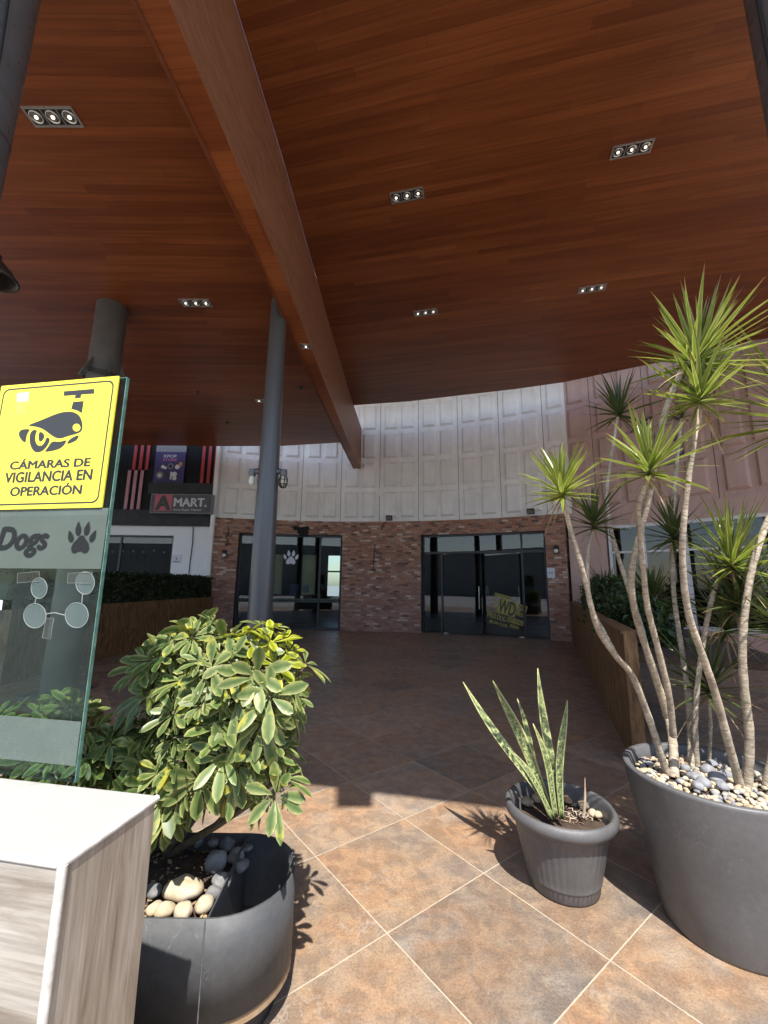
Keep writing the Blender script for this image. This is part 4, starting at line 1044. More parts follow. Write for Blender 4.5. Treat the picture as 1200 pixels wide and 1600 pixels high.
G = gz(120, 1222, BT)
eg = e1
ng = Vector((eg.y, -eg.x, 0))            # towards the camera
zg1 = onpl(194, 592, G, ng).z
PWD = 1.15
panel = thing('glass_panel', 'upright clear glass panel with frosted lettered bands, standing on the plinth', 'glass panel', G); panel['_o'] = G
b = MB(); cc = G - eg * PWD / 2 + Zv * ((zg1 - BT) / 2 + .0)
hz = zg1 - BT
b.obox(cc - eg * .003, eg, ng, Zv, PWD - .006, .010, hz); sheet = b.build('sheet', MT['pane'], panel)
b = MB(); b.obox(G - eg * .0012 + Zv * hz / 2, eg, ng, Zv, .0024, .010, hz); b.obox(cc + Zv * (hz / 2 + .001), eg, ng, Zv, PWD, .010, .002); b.build('edge', MT['glass_edge'], panel)
gp = lambda u, v: (onpl(u, v, G, ng), ng)
def gl(u, v):  # 2-D coordinates on the glass
    p = onpl(u, v, G, ng) - G; return p.dot(eg), p.z
def gband(v0, v1, m, name, x1=-.004):
    za, zb = gl(60, v1)[1], gl(60, v0)[1]
    b = MB(); b.obox(G + eg * (x1 - (PWD - .02) / 2) + Zv * ((za + zb) / 2) + ng * .0065, eg, ng, Zv, PWD - .02, .0012, zb - za); return b.build(name, m, panel)
gband(797, 807, MT['frost_lo'], 'frosted_band')
fbd = gband(807, 888.5, MT['frost'], 'frosted_band')
gband(1121, 1189, MT['frost_lo'], 'frosted_band')
xa, za = gl(-3, 862); xb, zb = gl(84, 822)
xz = gl(4, 862)[1]
lettering('Dogs', G + eg * xa + Zv * gl(40, 871)[1] + ng * .0075, eg, Zv, xb - xa, gl(40, 823)[1] - gl(40, 871)[1], MT['decal'], 'lettering', fbd, shear=.22, bold=.05, lift=.001)
xp0, xp1 = gl(110, 845)[0], gl(152, 845)[0]
mpg = lambda x, y: (G + eg * x + Zv * y, ng)
poly_mesh(paw((xp0 + xp1) / 2, gl(130, 845)[1], (xp1 - xp0) * .80), mpg, MT['decal'], 'paw_print', fbd, .0085)

# yellow camera notice (crop coordinates of the sign scaled to the photo)
cp = lambda x, y: gp(x / 3.3333, 560 + y / 3.3333)
sL, sR = gl(-9, 700)[0], gl(177, 690)[0]
sT, sB = gl(92, 598.5)[1], gl(85, 795.5)[1]
sign = thing('warning_sign', 'yellow surveillance camera notice fixed to the glass panel', 'sign', G + eg * sL + Zv * sB); sign['_o'] = sign.location.copy()
b = MB(); b.obox(G + eg * (sL + sR) / 2 + Zv * (sT + sB) / 2 + ng * .0085, eg, ng, Zv, sR - sL, .005, sT - sB); b.build('board', MT['yellow'], sign)
LF = .0112
b = MB()
def rrect(x0, x1, y0, y1, r, n=6):
    out = []
    for cx_, cy_, a0 in ((x1 - r, y1 - r, 0), (x0 + r, y1 - r, 90), (x0 + r, y0 + r, 180), (x1 - r, y0 + r, 270)):
        out += [(cx_ + r * cos(radians(a0 + 90 * k / n)), cy_ + r * sin(radians(a0 + 90 * k / n))) for k in range(n + 1)]
    return out
bw_ = .0052; ins = .012
A_ = rrect(sL + ins, sR - ins, sB + ins, sT - ins, .022); B_ = rrect(sL + ins + bw_, sR - ins - bw_, sB + ins + bw_, sT - ins - bw_, .0185)
for i in range(len(A_)):
    j = (i + 1) % len(A_); b.face([mpg(*A_[i])[0] + ng * LF, mpg(*A_[j])[0] + ng * LF, mpg(*B_[j])[0] + ng * LF, mpg(*B_[i])[0] + ng * LF])
b.build('border', MT['signblack'], sign)
def smooth_poly(p, n=2):
    for _ in range(n):
        q = []
        for i in range(len(p)):
            a, c = p[i], p[(i + 1) % len(p)]
            q += [(a[0] * .75 + c[0] * .25, a[1] * .75 + c[1] * .25), (a[0] * .25 + c[0] * .75, a[1] * .25 + c[1] * .75)]
        p = q
    return p
pic = [[(350, 180), (507, 167), (507, 192), (350, 204)], [(410, 200), (440, 197), (437, 214), (406, 217)], [(398, 235), (453, 230), (444, 293), (418, 279), (388, 271)],
       smooth_poly([(155, 358), (230, 330), (300, 300), (345, 286), (395, 284), (430, 302), (447, 340), (447, 382), (425, 398), (370, 412), (330, 427), (295, 415), (245, 375), (205, 362)]),
       smooth_poly([(114, 402), (126, 378), (160, 374), (176, 377), (158, 405), (153, 450), (130, 432)]),
       smooth_poly([(190, 378), (174, 400), (172, 440), (184, 478), (206, 498), (236, 492), (262, 468), (282, 428), (262, 414), (252, 442), (236, 462), (214, 460), (202, 436), (204, 402), (214, 380)]),
       smooth_poly([(224, 386), (244, 396), (252, 412), (240, 436), (224, 442), (218, 416)]),
       smooth_poly([(246, 495), (268, 470), (288, 436), (330, 442), (370, 428), (345, 470), (300, 488)]), smooth_poly([(362, 455), (382, 424), (432, 402), (420, 432), (392, 446)])]
poly_mesh(pic, cp, MT['signblack'], 'camera_pictogram', sign, LF)
poly_mesh([[(417 + 20 * cos(2 * pi * k / 20), 368 + 20 * sin(2 * pi * k / 20)) for k in range(20)]], cp, MT['yellow'], 'camera_pictogram', sign, LF + .0006)
for s_, x0, x1, y0, y1, yo in (('CÁMARAS DE', 68, 485, 585, 522, 0), ('VIGILANCIA EN', 40, 493, 655, 590, 0), ('OPERACIÓN', 68, 440, 726, 656, 0)):
    a = cp(x0, y0)[0]; c = cp(x1, y0)[0]; d = cp((x0 + x1) / 2, y0)[0]
    accent = 'Á' in s_ or 'Ó' in s_
    ht = (y0 - y1) / 3.3333 / F * 1.16
    ty = cp((x0 + x1) / 2, y1)[0].z - cp((x0 + x1) / 2, y0 - 8)[0].z
    lettering(s_, G + eg * (a - G).dot(eg) + Zv * (cp((x0 + x1) / 2, y0 - 8)[0].z - G.z), eg, Zv, (c - a).dot(eg), ty, MT['signblack'], 'lettering', sign, bold=.045, lift=LF)
poly_mesh([[(108, 190), (170, 182), (165, 238), (106, 240)]], cp, MT['palesticker'], 'sticker_rest', sign, LF)
poly_mesh([[(104, 236), (160, 228), (160, 300), (100, 308)]], cp, MT['olivesticker'], 'sticker_rest', sign, LF + .0004)
# taped clear plastic discs
t = thing('plastic_discs', 'four clear plastic discs joined by strips and taped to the glass', 'sticker', gp(95, 940)[0]); t['_o'] = t.location.copy()
for cx_, cy_, rx, ry in ((65.5, 919, 12.5, 16), (59, 962, 17.5, 19), (137, 911, 14.5, 17.5), (124, 961, 18, 19.5)):
    el = [(cx_ + rx * cos(2 * pi * k / 28), cy_ + ry * sin(2 * pi * k / 28)) for k in range(28)]
    d_ = poly_mesh([el[::-1]], gp, MT['clear'], 'disc', t, .0075)
    b = MB(); b.tube([gp(*q)[0] + ng * .008 for q in el + el[:1]], .0009, 5, caps=False); b.build('rim', MT['rimline'], d_)
b = MB()
for pts in ([(61, 934), (59, 943)], [(76, 959), (90, 957), (106, 961)], [(133, 928), (132, 942)]): b.tube([gp(*q)[0] + ng * .008 for q in pts], .0013, 5)
b.build('link', MT['rimline'], t)
for pts in ([(33, 896), (66, 893), (68, 908), (32, 911)], [(111, 896), (149, 894), (147, 911), (110, 911)], [(77, 966), (89, 965), (84, 998), (71, 996)]):
    tp = poly_mesh([pts[::-1]], gp, MT['tape'], 'tape', t, .0092)
    b = MB(); b.tube([gp(*q)[0] + ng * .0094 for q in pts + pts[:1]], .0005, 4, caps=False); b.build('tape_edge', MT['rimline'], tp)
o = poly_mesh([[(-8, 936), (9, 938), (7, 953), (-8, 954)][::-1]], gp, MT['paper'], 'sticker', None, .008); tag(o, 'torn white sticker on the glass at the left edge', 'sticker')

# ------------------------------------------------------------------ steel planter with shrub
def stadium(x0, x1, yc, r, n=20, round_left=True):
    out = [(x1 + r * cos(a), yc + r * sin(a)) for a in [(-pi / 2 + pi * k / n) for k in range(n + 1)]]
    out += [(x0 + r * cos(a), yc + r * sin(a)) for a in [(pi / 2 + pi * k / n) for k in range(n + 1)]]
    return out
PT, PB = .40, .128
PX0, PX1, PYC, PR = -2.1, -.525, 1.675, .222
pl_c = (-1.3, PYC, 0)
plan = thing('planter', 'dark grey steel trough planter with rounded ends beside the plinth', 'planter', pl_c); plan['_o'] = pl_c
outer, inner = stadium(PX0, PX1, PYC, PR), stadium(PX0, PX1, PYC, PR - .006)
b = MB(); n = len(outer)
for i in range(n):
    j = (i + 1) % n
    b.face([(*outer[i], PB), (*outer[j], PB), (*outer[j], PT), (*outer[i], PT)], 0, None, True)
    b.face([(*inner[j], PB + .02), (*inner[i], PB + .02), (*inner[i], PT), (*inner[j], PT)], 0, None, True)
    b.face([(*outer[i], PT), (*outer[j], PT), (*inner[j], PT), (*inner[i], PT)], 0)
b.face([(*p_, PB) for p_ in outer][::-1]); b.face([(*p_, PB + .02) for p_ in inner])
o = b.build('shell', MT['planter'], plan, merge=True)
b = MB(); b.bar((PX1 + .003, PYC - PR + .007), (PX1 - .012, PYC + PR - .007), PB + .021, PT - .006, .005); b.build('divider', MT['planter'], plan)
b = MB(); b.tube([(PX1 + .0, PYC - PR - .0005, PB + .003 + k * .0223) for k in range(13)], [.0018 + .0012 * (k % 2) for k in range(13)], 6); b.build('weld_seam', MT['steel'], plan)
b = MB()
soil = [(x, y) for x, y in stadium(PX0, PX1 - PR - .02, PYC, PR - .008)]
b.face([(PX1 - .02, PYC - PR + .008, PT - .06), (PX1 - .02, PYC + PR - .008, PT - .06), (PX0, PYC + PR - .008, PT - .06), (PX0 - .15, PYC, PT - .06), (PX0, PYC - PR + .008, PT - .06)])
b.build('soil', MT['soil'], plan)
r_ = random.Random(31); b = MB()
for i in range(260):
    x, y = r_.uniform(-1.35, PX1 - .03), r_.uniform(PYC - .2, PYC + .2); a = r_.random() * 6.28; L_ = r_.uniform(.008, .03); q = Vector((x, y, PT - .055 + r_.random() * .01)); e_ = Vector((cos(a), sin(a), r_.uniform(-.2, .4))) * L_; f_ = Vector((-sin(a), cos(a), r_.uniform(-.3, .3))) * L_ * .3
    b.face([q, q + e_ * .5 + f_, q + e_, q + e_ * .5 - f_])
tag(b.build('leaf_litter', MT['dead']), 'dry brown leaf litter on the soil of the steel planter', 'litter', kind='stuff')
b = MB(); b.prism(stadium(PX0, PX1 + .004, PYC + .004, PR - .006), .098, PB - .001); b.build('base_board', MT['board'], plan)
b = MB(); b.prism(stadium(PX0, PX1 - .02, PYC + .02, PR - .03), .0, .097); b.build('base', MT['black'], plan)

def stone_mesh(seed, flat=.7):
    r = random.Random(seed); bm = bmesh.new(); bmesh.ops.create_icosphere(bm, subdivisions=3, radius=1)
    ph = [r.uniform(0, 6) for _ in range(6)]
    for v in bm.verts:
        c = v.co; k = 1 + .10 * sin(2.1 * c.x + ph[0]) + .10 * sin(2.7 * c.y + ph[1]) + .07 * sin(3.3 * c.z + ph[2]) + .05 * sin(5 * c.x + 4 * c.y + ph[3])
        v.co = Vector((c.x * k, c.y * k * .8, c.z * k * flat))
    for f in bm.faces: f.smooth = True
    me = bpy.data.meshes.new('stone'); bm.to_mesh(me); bm.free(); return me
SM = [stone_mesh(i, .62 + .05 * (i % 4)) for i in range(6)]
def stone(p, r, m, label, grp, seed):
    rr = random.Random(seed); me = SM[seed % 6].copy(); me.transform(Matrix.Scale(r, 4)); me.materials.append(m)
    o = bpy.data.objects.new('stone', me); COL.objects.link(o); o.location = p; o.rotation_euler = (rr.uniform(-.3, .3), rr.uniform(-.3, .3), rr.uniform(0, 6.28)); return tag(o, label, 'stone', grp)
sz = PT - .045
for i, (u, v, r, m) in enumerate([(287, 1388, .068, 'stone_lt'), (338, 1345, .046, 'stone_gr'), (345, 1378, .034, 'stone_dk'), (368, 1338, .034, 'stone_dk'), (355, 1318, .034, 'stone_dk'), (310, 1315, .028, 'stone_dk'), (385, 1325, .026, 'stone_dk'), (290, 1308, .028, 'stone_dk'), (333, 1317, .026, 'stone_dk'), (318, 1412, .030, 'stone_lt'), (258, 1420, .030, 'stone_lt'), (288, 1424, .034, 'stone_lt'), (242, 1418, .026, 'stone_lt'), (262, 1310, .026, 'stone_lt'), (378, 1352, .028, 'stone_dk'), (334, 1396, .028, 'stone_dk'), (240, 1390, .03, 'stone_dk')]):
    big = i == 0
    stone(gz(u, v, sz + .015), r, MT[m], 'largest pale stone in the steel planter, behind the row of small cream ones' if big else ('rounded stone on the soil of the steel planter, painted dark as if in shrub shade' if m == 'stone_dk' else 'grey egg shaped stone behind the largest pale stone in the steel planter' if m == 'stone_gr' else 'cream stone at the rim of the steel planter'), None if big or m == 'stone_gr' else ('dark stones in the steel planter' if m == 'stone_dk' else 'cream stones in the steel planter'), i)

# ------------------------------------------------------------------ variegated shrub
def leaflet(b, o, d, up, L_, W_, droop, m=0):
    """obovate leaflet, two rows of quads with a fold along the midrib"""
    d = d.normalized(); side = d.cross(up).normalized(); up = side.cross(d).normalized()
    prof = [(0, .06), (.18, .34), (.42, .78), (.66, 1.0), (.86, .78), (1.0, .10)]
    V, uv = [], []
    for s_, w_ in prof:
        c = o + d * (L_ * s_) - Vector((0, 0, 1)) * (droop * L_ * s_ * s_)
        h = side * (W_ * .5 * w_); lift = up * (W_ * .12 * w_)
        V += [c - h + lift, c, c + h + lift]; uv += [(0, s_), (.5, s_), (1, s_)]
    fs, fu = [], []
    for i in range(len(prof) - 1):
        a = i * 3
        for k in (0, 1):
            f = (a + k, a + k + 1, a + k + 4, a + k + 3); fs.append(f); fu.append([uv[x] for x in f])
    b.idx(V, fs, m, True, fu)
def whorl(b, o, ax, r, size, m=0):
    ax = ax.normalized(); a = ax.orthogonal().normalized(); c = ax.cross(a); n = r.choice((7, 7, 8, 8, 9)); ph = r.random() * 6.28
    el = r.uniform(.05, .5)
    for k in range(n):
        t = ph + 2 * pi * k / n + r.uniform(-.14, .14)
        rd = a * cos(t) + c * sin(t)
        d = rd * cos(el) + ax * sin(el) + Vector((r.gauss(0, .1), r.gauss(0, .1), r.gauss(0, .1)))
        st = o + d.normalized() * .012
        leaflet(b, st, d, ax, size * r.uniform(.74, 1.18), size * r.uniform(.29, .41), r.uniform(.0, .28), m)
def shrub(name, label, blobs, root, seed, nw, size, young, cat='shrub'):
    r = random.Random(seed)
    t = thing(name, label, cat, root, 'shrubs in the steel planter'); t['_o'] = root
    lf = MB(); st = MB(); root = Vector(root)
    tot = sum(w_ for *_, w_ in blobs)
    for c, rad, w_ in blobs:
        c = Vector(c); k = int(nw * w_ / tot)
        for i in range(k):
            z = 1 - 2 * (i + .5) / k; a = i * 2.39996 + r.uniform(-.3, .3); s_ = sqrt(max(0, 1 - z * z))
            n_ = Vector((s_ * cos(a), s_ * sin(a), z))
            q = r.uniform(.6, 1.1) + (.16 if r.random() < .15 else 0)
            o = c + Vector((n_.x * rad[0], n_.y * rad[1], n_.z * rad[2])) * q
            ax = (n_ + Vector((0, -.25, .55)) + Vector((r.gauss(0, .22), r.gauss(0, .22), r.gauss(0, .22)))).normalized()
            whorl(lf, o, ax, r, size * r.choice((.62, .8, .95, 1.05, 1.25)), 1 if young(o) and r.random() < .8 else 0)
            m_ = c + (o - c) * .25
            st.tube([m_, m_ + (o - m_) * .6 + Vector((0, 0, -.01)), o + ax * .006], [.0045, .0035, .0025], 4)
        st.tube([root, root + (c - root) * .5 + Vector((r.uniform(-.03, .03), r.uniform(-.03, .03), 0)), c], [.016, .013, .008], 7)
        for _ in range(5):
            e_ = c + Vector((r.uniform(-.7, .7) * rad[0], r.uniform(-.7, .7) * rad[1], r.uniform(-.5, .7) * rad[2])); m2 = root + (c - root) * r.uniform(.45, .8)
            st.tube([m2, (m2 + e_) / 2 + Vector((0, 0, .02)), e_], [.008, .006, .004], 5)
    st.build('stem', MT['stem'], t); lf.build('foliage', [MT['shefflera'], MT['sheff_y']], t)
B0 = gy(350, 1115, 1.70); B1 = gy(392, 1062, 1.66); B2 = gy(225, 1190, 1.72); B3 = gy(360, 1180, 1.62); B4 = gy(285, 1065, 1.72)
rt = gz(262, 1335, PT - .06)
shrub('variegated_shrub', 'round cream edged variegated shrub filling the middle of the steel planter', [(gy(428, 1232, 1.55), (.06, .05, .04), .09), (gy(312, 990, 1.66), (.055, .05, .05), .07), (gy(240, 1030, 1.68), (.06, .05, .06), .08), (gy(462, 1055, 1.62), (.045, .04, .06), .06), (B0, (.22, .20, .23), 1.1), (B1, (.17, .16, .20), .9), (B2, (.19, .14, .14), .75), (B3, (.19, .13, .12), .7), (gy(265, 1225, 1.60), (.13, .10, .09), .3), (B4, (.16, .14, .18), .6)], rt, 5, 300, .09, lambda o: (o - gy(415, 1000, 1.62)).length < .12)
B5 = gy(60, 1150, 1.80); B6 = gy(130, 1180, 1.66)
shrub('variegated_shrub', 'smaller variegated shrub seen through and beside the foot of the glass panel', [(B5, (.24, .15, .12), 1.), (B6, (.12, .12, .10), .5)], gz(60, 1300, PT - .06), 8, 80, .08, lambda o: False)

# ------------------------------------------------------------------ snake plant pot
SC = Vector((.885, 2.275, 0)); SH = .355
pot = thing('plant_pot', 'smaller grey plastic pot with ribbed sides and a rolled rim', 'plant pot', SC); pot['_o'] = SC.copy()
b = MB()
b.lathe([(.0, .004), (.135, .004), (.152, .0), (.160, .012), (.166, .05)], SC, 96)
rib = lambda a, z: 1 + (.010 * (abs(sin(a * 20)) - .5) if .056 < z < .272 else 0)
prof = [(.166, .05), (.170, .055), (.171, .062)] + [(.171 + .046 * k / 8, .064 + .2 * k / 8) for k in range(9)] + [(.2175, .2645), (.2185, .275), (.2215, .282)]
b.lathe(prof, SC, 240, rfun=rib)
b.lathe([(.2215, .282), (.226, .295), (.243, .297), (.254, .305), (.260, .320), (.260, .335), (.254, .348), (.246, .355), (.236, .354), (.229, .346), (.222, .32), (.215, .27), (.212, .25)], SC, 96)
b.build('body', MT['pot'], pot, merge=True)
b = MB(); b.disc(SC + Vector((0, 0, .262)), (1, 0, 0), (0, 1, 0), .2155, 48); b.build('soil', MT['soil'], pot)
b = MB()
hp = gz(799, 1245, SH)
b.obox(SC + Vector((-.205, -.03, .33)), (0, 1, 0), (1, 0, 0), (0, 0, 1), .012, .008, .09); b.obox(SC + Vector((-.205, .03, .33)), (0, 1, 0), (1, 0, 0), (0, 0, 1), .012, .008, .09); b.obox(SC + Vector((-.205, 0, .379)), (0, 1, 0), (1, 0, 0), (0, 0, 1), .072, .008, .012)
b.build('handle', MT['pot'], pot)
sp_ = thing('snake_plant', 'snake plant with six upright mottled blades in the ribbed grey pot', 'plant', SC + Vector((0, 0, .26))); sp_['_o'] = SC + Vector((0, 0, .26))
def sword(u0, v0, u1, v1, y0, y1, wd, tw=0):
    z0 = .262; a = gz(u0, v0, z0); a.y = y0; a = gy(u0, v0, y0); e_ = gy(u1, v1, y1)
    L_ = (e_ - a).length; d = (e_ - a).normalized(); side = d.cross(Vector((0, -1, 0.001))).normalized(); side = Matrix.Rotation(tw, 3, d) @ side; nrm = side.cross(d)
    b = MB(); V, U = [], []; n = 14
    for i in range(n + 1):
        s_ = i / n; w_ = wd * (.55 + .45 * min(1, s_ * 2.2)) * (1 if s_ < .6 else max(.02, (1 - ((s_ - .6) / .4) ** 1.7)))
        c = a + d * (L_ * s_) + side * (.012 * sin(s_ * 5 + u0))
        sd = Matrix.Rotation(.5 * s_ * (1 if tw >= 0 else -1), 3, d) @ side; nn_ = sd.cross(d)
        for k in (-1, -.5, 0, .5, 1):
            V.append(c + sd * (w_ * .5 * k) + nn_ * (.35 * w_ * k * k * .5)); U.append((.5 + .5 * k * .98, s_ * L_ / .6))
    fs, fu = [], []
    for i in range(n):
        for k in range(4):
            f = (i * 5 + k, i * 5 + k + 1, i * 5 + k + 6, i * 5 + k + 5); fs.append(f); fu.append([U[x] for x in f])
    b.idx(V, fs, 0, True, fu); o = b.build('leaf', MT['snake'], sp_)
    so_ = o.modifiers.new('thickness', 'SOLIDIFY'); so_.thickness = .004
yb = 2.25
sword(862, 1274, 724, 1065, yb, 2.46, .042, .2); sword(866, 1276, 772, 1063, yb - .02, 2.34, .050, -.2); sword(868, 1272, 842, 1044, yb, 2.32, .050, .1)
sword(872, 1276, 835, 1130, yb - .03, 2.2, .040, .3); sword(876, 1280, 882, 1093, yb - .02, 2.24, .034, -.3); sword(858, 1268, 806, 1092, yb + .04, 2.4, .035, .1); sword(866, 1276, 795, 1165, yb - .04, 2.15, .034, .5)
b = MB(); a = gy(912, 1275, yb); e_ = gy(914, 1215, yb); b.tube([a, (a + e_) / 2 + Vector((.004, 0, 0)), e_], [.009, .006, .001], 6); o = b.build('dry_shoot', MT['stone_br'], sp_)
for i, (u, v, r, m) in enumerate([(824, 1253, .034, 'stone_lt'), (838, 1246, .030, 'stone_lt'), (886, 1248, .030, 'stone_br'), (897, 1246, .032, 'stone_br'), (911, 1258, .030, 'stone_lt'), (925, 1270, .024, 'stone_lt'), (934, 1273, .024, 'stone_lt'), (874, 1241, .030, 'stone_br'), (815, 1248, .024, 'stone_dk')]):
    lb = {'stone_lt': 'cream stone on the soil of the ribbed grey pot', 'stone_br': 'rust stained stone behind the snake plant in the ribbed pot', 'stone_dk': 'dark stone at the left rim of the ribbed pot'}[m]
    stone(gz(u, v, .285), r, MT[m], lb, {'stone_lt': 'cream stones in the ribbed pot', 'stone_br': 'rust stained stones in the ribbed pot'}.get(m), 40 + i)
r_ = random.Random(4); b = MB()
for i in range(90):
    p = gz(905 + r_.gauss(0, 20), 1272 + r_.gauss(0, 6), .268); a = r_.random() * 6.28; L_ = r_.uniform(.01, .035)
    if (p - SC - Vector((0, 0, .268))).length > .2: continue
    b.tube([p, p + Vector((cos(a) * L_, sin(a) * L_, r_.uniform(.002, .015)))], .0022, 4)
tag(b.build('dry_litter', MT['stone_br']), 'reddish dry plant litter on the soil of the ribbed pot', 'litter', kind='stuff')

# ------------------------------------------------------------------ large pot and dragon trees
BC = Vector((1.485, 2.03, 0)); BH = .6
bp = thing('plant_pot', 'large tapered smooth grey pot holding the tall spiky plants', 'plant pot', BC); bp['_o'] = BC.copy()
b = MB(); b.lathe([(0, .004), (.225, .004), (.238, .0), (.243, .012), (.272, .16), (.302, .32), (.330, .47), (.352, .585), (.353, .595), (.349, .600), (.330, .600), (.324, .594), (.318, .56), (.31, .5)], BC, 96); b.build('body', MT['bigpot'], bp)
b = MB(); b.disc(BC + Vector((0, 0, .535)), (1, 0, 0), (0, 1, 0), .3155, 48); b.build('soil', MT['soil'], bp)
r_ = random.Random(9); b = MB(); b2 = MB()
ico = bmesh.new(); bmesh.ops.create_icosphere(ico, subdivisions=2, radius=1); IV = [v.co.copy() for v in ico.verts]; IFc = [[v.index for v in f.verts] for f in ico.faces]; ico.free()
for i in range(620):
    a, q_ = r_.random() * 6.28, sqrt(r_.random()) * .305; rr = r_.uniform(.007, .016)
    p = BC + Vector((q_ * cos(a), q_ * sin(a), .541 + r_.uniform(0, .014))); rot = Matrix.Rotation(r_.random() * 6, 3, 'Z') @ Matrix.Rotation(r_.random(), 3, 'X')
    ph = r_.random() * 6
    (b).idx([p + rot @ Vector((v.x * rr * 1.2 * (1 + .15 * sin(3 * v.y + ph)), v.y * rr * .9, v.z * rr * .7)) for v in IV], IFc, r_.choice((0, 0, 0, 1, 2)), True)
tag(b.build('gravel', [MT['stone_lt'], MT['stone_br'], MT['stone_gr']]), 'cream gravel covering the soil of the large grey pot', 'gravel', kind='stuff')
for i, (u, v, r) in enumerate([(1085, 1212, .034), (1105, 1203, .034), (1120, 1216, .036), (1098, 1222, .030), (1135, 1210, .032), (1072, 1200, .026), (1112, 1192, .026), (1090, 1228, .026), (1128, 1228, .026)]):
    stone(gz(u, v, .565), r, MT['stone_gr'], 'grey stone among the cream gravel of the large pot', 'grey stones in the large pot', 60 + i)

def blade(b, o, d, L_, W_, droop, m, r):
    d = d.normalized(); side = d.cross(Vector((0, 0, 1)))
    if side.length < .05: side = Vector((1, 0, 0))
    side = (Matrix.Rotation(r.uniform(-.5, .5), 3, d) @ side.normalized()); n = 7
    V, U = [], []
    sg = r.uniform(-.12, .12)
    for i in range(n + 1):
        s_ = i / n; w_ = W_ * (.75 + .25 * min(1, s_ * 4)) * (1 - s_ ** 2.2) + .0006
        c = o + d * (L_ * s_) + Vector((0, 0, -1)) * (droop * L_ * s_ ** 2.2) + side * (sg * L_ * s_ * s_)
        up = side.cross(d).normalized()
        V += [c - side * w_ * .5 + up * w_ * .15, c, c + side * w_ * .5 + up * w_ * .15]; U += [(0, s_), (.5, s_), (1, s_)]
    fs, fu = [], []
    for i in range(n):
        for k in (0, 1):
            f = (i * 3 + k, i * 3 + k + 1, i * 3 + k + 4, i * 3 + k + 3); fs.append(f); fu.append([U[x] for x in f])
    b.idx(V, fs, m, True, fu)
def rosette(o, ax, L_, n, seed, t, mat, W_=.02, low=-.35):
    n = int(n * 1.2); r = random.Random(seed); b = MB(); ax = ax.normalized(); a = ax.orthogonal().normalized(); c = ax.cross(a)
    for i in range(n):
        s_ = (i + .5) / n; el = radians(86) * (1 - s_) ** 1.05 + low * s_ ** 3 + r.uniform(-.1, .1); t_ = i * 2.39996 + r.uniform(-.25, .25)
        d = (a * cos(t_) + c * sin(t_)) * cos(el) + ax * sin(el)
        blade(b, o + ax * (.05 * (1 - s_) - .015), d, L_ * r.uniform(.72, 1.08) * (.7 + .45 * sin(pi * min(1, s_ * .85 + .12))), W_ * r.uniform(.8, 1.15), r.uniform(.02, .22) * (s_ ** .7), 0, r)
    for k in range(5):
        t_ = r.random() * 6.28; d = (a * cos(t_) + c * sin(t_)) * .75 - ax * r.uniform(.35, .9)
        blade(b, o - ax * r.uniform(.01, .035), d, L_ * r.uniform(.4, .75), W_ * .6, r.uniform(.2, .5), 1, r)
    return b.build('leaf_rosette', [mat, MT['dead']], t)
GT = .55
def stem3(path, y0, y1):
    n = len(path); out = []
    for i, (u, v) in enumerate(path): out.append(gy(u, v, y0 + (y1 - y0) * i / (n - 1)))
    # smooth
    res = []
    for i in range(n - 1):
        p0, p1, p2, p3 = out[max(i - 1, 0)], out[i], out[i + 1], out[min(i + 2, n - 1)]
        for k in range(5):
            s_ = k / 5; res.append(.5 * ((2 * p1) + (p2 - p0) * s_ + (2 * p0 - 5 * p1 + 4 * p2 - p3) * s_ ** 2 + (3 * p1 - p0 - 3 * p2 + p3) * s_ ** 3))
    res.append(out[-1]); return res
def dragon(label, stems, crowns):
    """stems: (path, y0, y1, r0, r1); crowns: (u, v, y, length, n, seed, mat, axis)"""
    p0 = stem3(stems[0][0], stems[0][1], stems[0][2])[0]
    t = thing('dragon_tree', label, 'plant', p0, 'dragon trees in the large grey pot'); t['_o'] = p0
    for path, y0, y1, r0, r1 in stems:
        P = stem3(path, y0, y1); n = len(P); b = MB(); rr = random.Random(int(path[0][0]))
        b.tube(P, [(.76 * r0 + .76 * (r1 - r0) * (i / (n - 1)) ** .7) * (1 + .05 * sin(i * 2.3) + rr.uniform(-.03, .03)) for i in range(n)], 10)
        b.build('trunk', MT['bark'], t)
    for u, v, y, L_, n, seed, m, ax in crowns:
        rosette(gy(u, v, y), Vector(ax), L_, n, seed, t, MT[m], W_=.013 + .016 * L_)
yG = lambda u, v: gz(u, v, GT).y
a0 = yG(1043, 1208); 
dragon('leftmost dragon tree in the large pot, forking into two low crowns',
    [([(1043, 1214), (1020, 1140), (990, 1060), (962, 1025), (935, 985), (923, 945), (910, 890), (892, 830), (880, 780)], a0, 1.70, .022, .012), ([(966, 1030), (945, 990), (925, 950), (918, 900), (920, 850), (927, 830)], a0 + .02, 2.22, .014, .011)],
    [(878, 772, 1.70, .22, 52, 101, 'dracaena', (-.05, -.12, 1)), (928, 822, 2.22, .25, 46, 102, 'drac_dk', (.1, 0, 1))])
a1 = yG(1052, 1212)
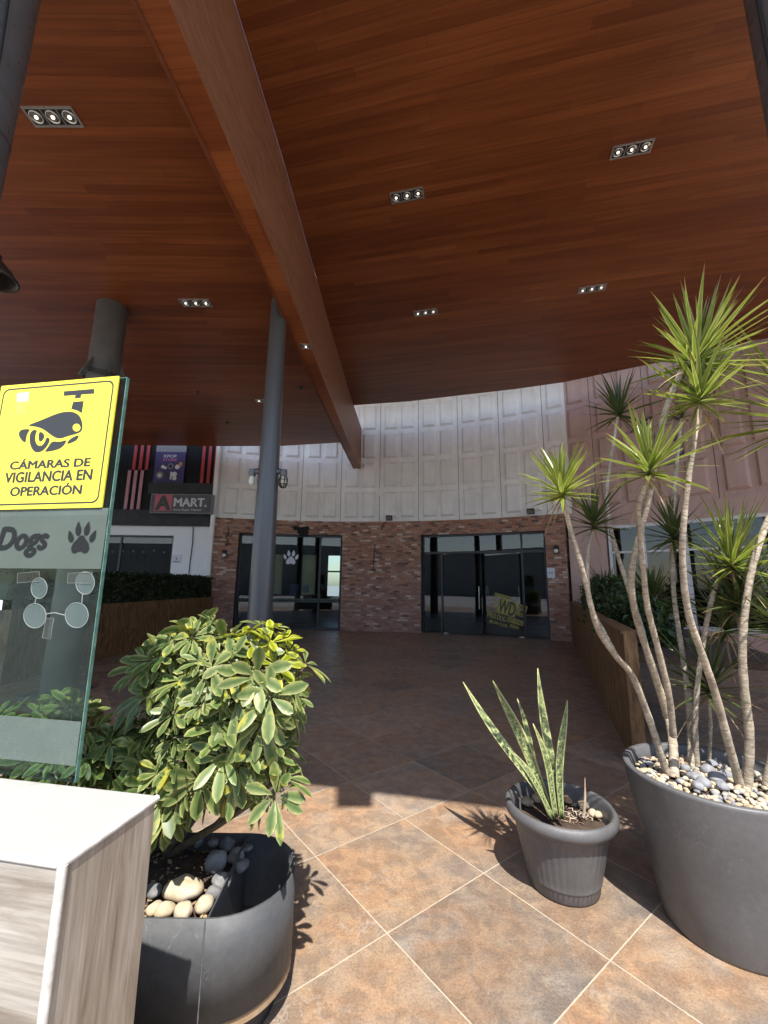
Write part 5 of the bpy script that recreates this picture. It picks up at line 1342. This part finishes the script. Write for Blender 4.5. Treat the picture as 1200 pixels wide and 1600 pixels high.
dragon('dragon tree with the thickest stem, branching three ways to the topmost crown',
    [([(1053, 1216), (1052, 1170), (1046, 1130), (1030, 1075), (1014, 1030), (1003, 985), (984, 925), (966, 870), (951, 810), (949, 755), (965, 652)], a1, 2.6, .030, .012),
     ([(1042, 1120), (1022, 1050), (1000, 985), (989, 940), (987, 892), (1000, 833), (1015, 770), (1027, 700), (1042, 635), (1066, 578)], a1, 1.5, .020, .015),
     ([(1052, 1150), (1045, 1085), (1027, 1010), (1012, 950), (1006, 900), (1000, 835), (998, 790), (1015, 742)], a1 - .02, 1.55, .020, .012)],
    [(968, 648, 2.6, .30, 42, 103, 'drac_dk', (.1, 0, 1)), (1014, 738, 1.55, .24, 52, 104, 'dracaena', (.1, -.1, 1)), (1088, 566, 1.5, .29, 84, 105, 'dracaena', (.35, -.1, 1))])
a2 = yG(1080, 1196)
dragon('dragon tree with a tiny crown in front of the round emblem',
    [([(1080, 1196), (1076, 1100), (1066, 1020), (1054, 940), (1050, 860), (1052, 780), (1060, 700), (1064, 655)], a2, 2.5, .020, .012)], [(1065, 650, 2.5, .10, 26, 106, 'drac_dk', (.1, 0, 1)), (1052, 842, 2.3, .26, 40, 117, 'drac_dk', (-.1, -.2, 1))])
dragon('dragon tree leaning right behind the others, its dense crown low at the right',
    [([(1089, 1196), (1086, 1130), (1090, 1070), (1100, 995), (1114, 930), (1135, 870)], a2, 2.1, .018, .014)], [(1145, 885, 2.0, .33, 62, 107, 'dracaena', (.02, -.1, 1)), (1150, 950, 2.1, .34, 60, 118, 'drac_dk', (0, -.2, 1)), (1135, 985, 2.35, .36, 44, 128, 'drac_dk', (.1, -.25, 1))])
a3 = yG(1155, 1228)
dragon('dragon tree with its bright crown just under the topmost one',
    [([(1156, 1228), (1138, 1160), (1118, 1085), (1096, 1020), (1076, 960), (1067, 890), (1068, 820), (1078, 730), (1093, 640)], a3, 1.5, .024, .013)], [(1094, 625, 1.5, .24, 54, 108, 'dracaena', (.0, -.1, 1))])
dragon('dragon tree with the most upright stem at the right edge, its crown out of view',
    [([(1168, 1228), (1171, 1150), (1163, 1075), (1160, 1010), (1166, 940), (1180, 870), (1205, 800), (1240, 720), (1262, 665)], a3, 1.75, .026, .015)], [(1262, 660, 1.75, .50, 80, 109, 'dracaena', (-.1, -.1, 1))])
dragon('low dragon tree shoot with arching leaves between the stems of the large pot',
    [([(1108, 1185), (1110, 1140), (1108, 1090)], yG(1108, 1190), 2.2, .012, .010)], [(1108, 1080, 2.2, .34, 40, 110, 'drac_dk', (.1, -.1, 1))])
dragon('dragon tree shoot leaning out over the right rim of the large pot',
    [([(1195, 1225), (1215, 1120), (1230, 1000)], a3, 1.9, .016, .012)], [(1232, 985, 1.9, .36, 60, 111, 'drac_dk', (-.1, -.1, 1)), ])
# spiky plants in the right planting bed
for u, v, y, L_, sd, lb in ((948, 925, 7.6, .6, 120, 'dark spiky plant in the right planting bed close to the brick wall'), (1020, 930, 5.2, .5, 121, 'dark spiky plant in the right planting bed behind the dragon tree stems')):
    o = gy(u, v + 8, y); t = thing('spiky_plant', lb, 'plant', (o.x, o.y, hr - .17), 'spiky plants in the right planting bed'); t['_o'] = (o.x, o.y, hr - .17)
    b = MB(); b.tube([(o.x, o.y, hr - .18), (o.x + .03, o.y, o.z)], [.03, .02], 8); b.build('trunk', MT['bark'], t); rosette(o, Vector((0, -.1, 1)), L_, 60, sd, t, MT['drac_dk'], .035)

# ------------------------------------------------------------------ across the forecourt, seen only as reflections
t = thing('warehouse', 'long pale corrugated warehouse across the forecourt', 'building', (0, -30, 0))
b = MB(); n = 160; V = []
for i in range(n):
    x0, x1 = -40 + 80 * i / n, -40 + 80 * (i + 1) / n; d = .06 if i % 2 else 0
    b.face([(x0, d, .0), (x1, d, 0), (x1, d, 6.5), (x0, d, 6.5)]); b.face([(x1, .06 - d, 0), (x1, d, 0), (x1, d, 6.5), (x1, .06 - d, 6.5)])
b.box(-40, 40, -12, -.01, 0, 6.6)
wv = b.build('wall', MT['corr']); wv.parent = t

for o in bpy.data.objects:
    if '_o' in o: del o['_o']
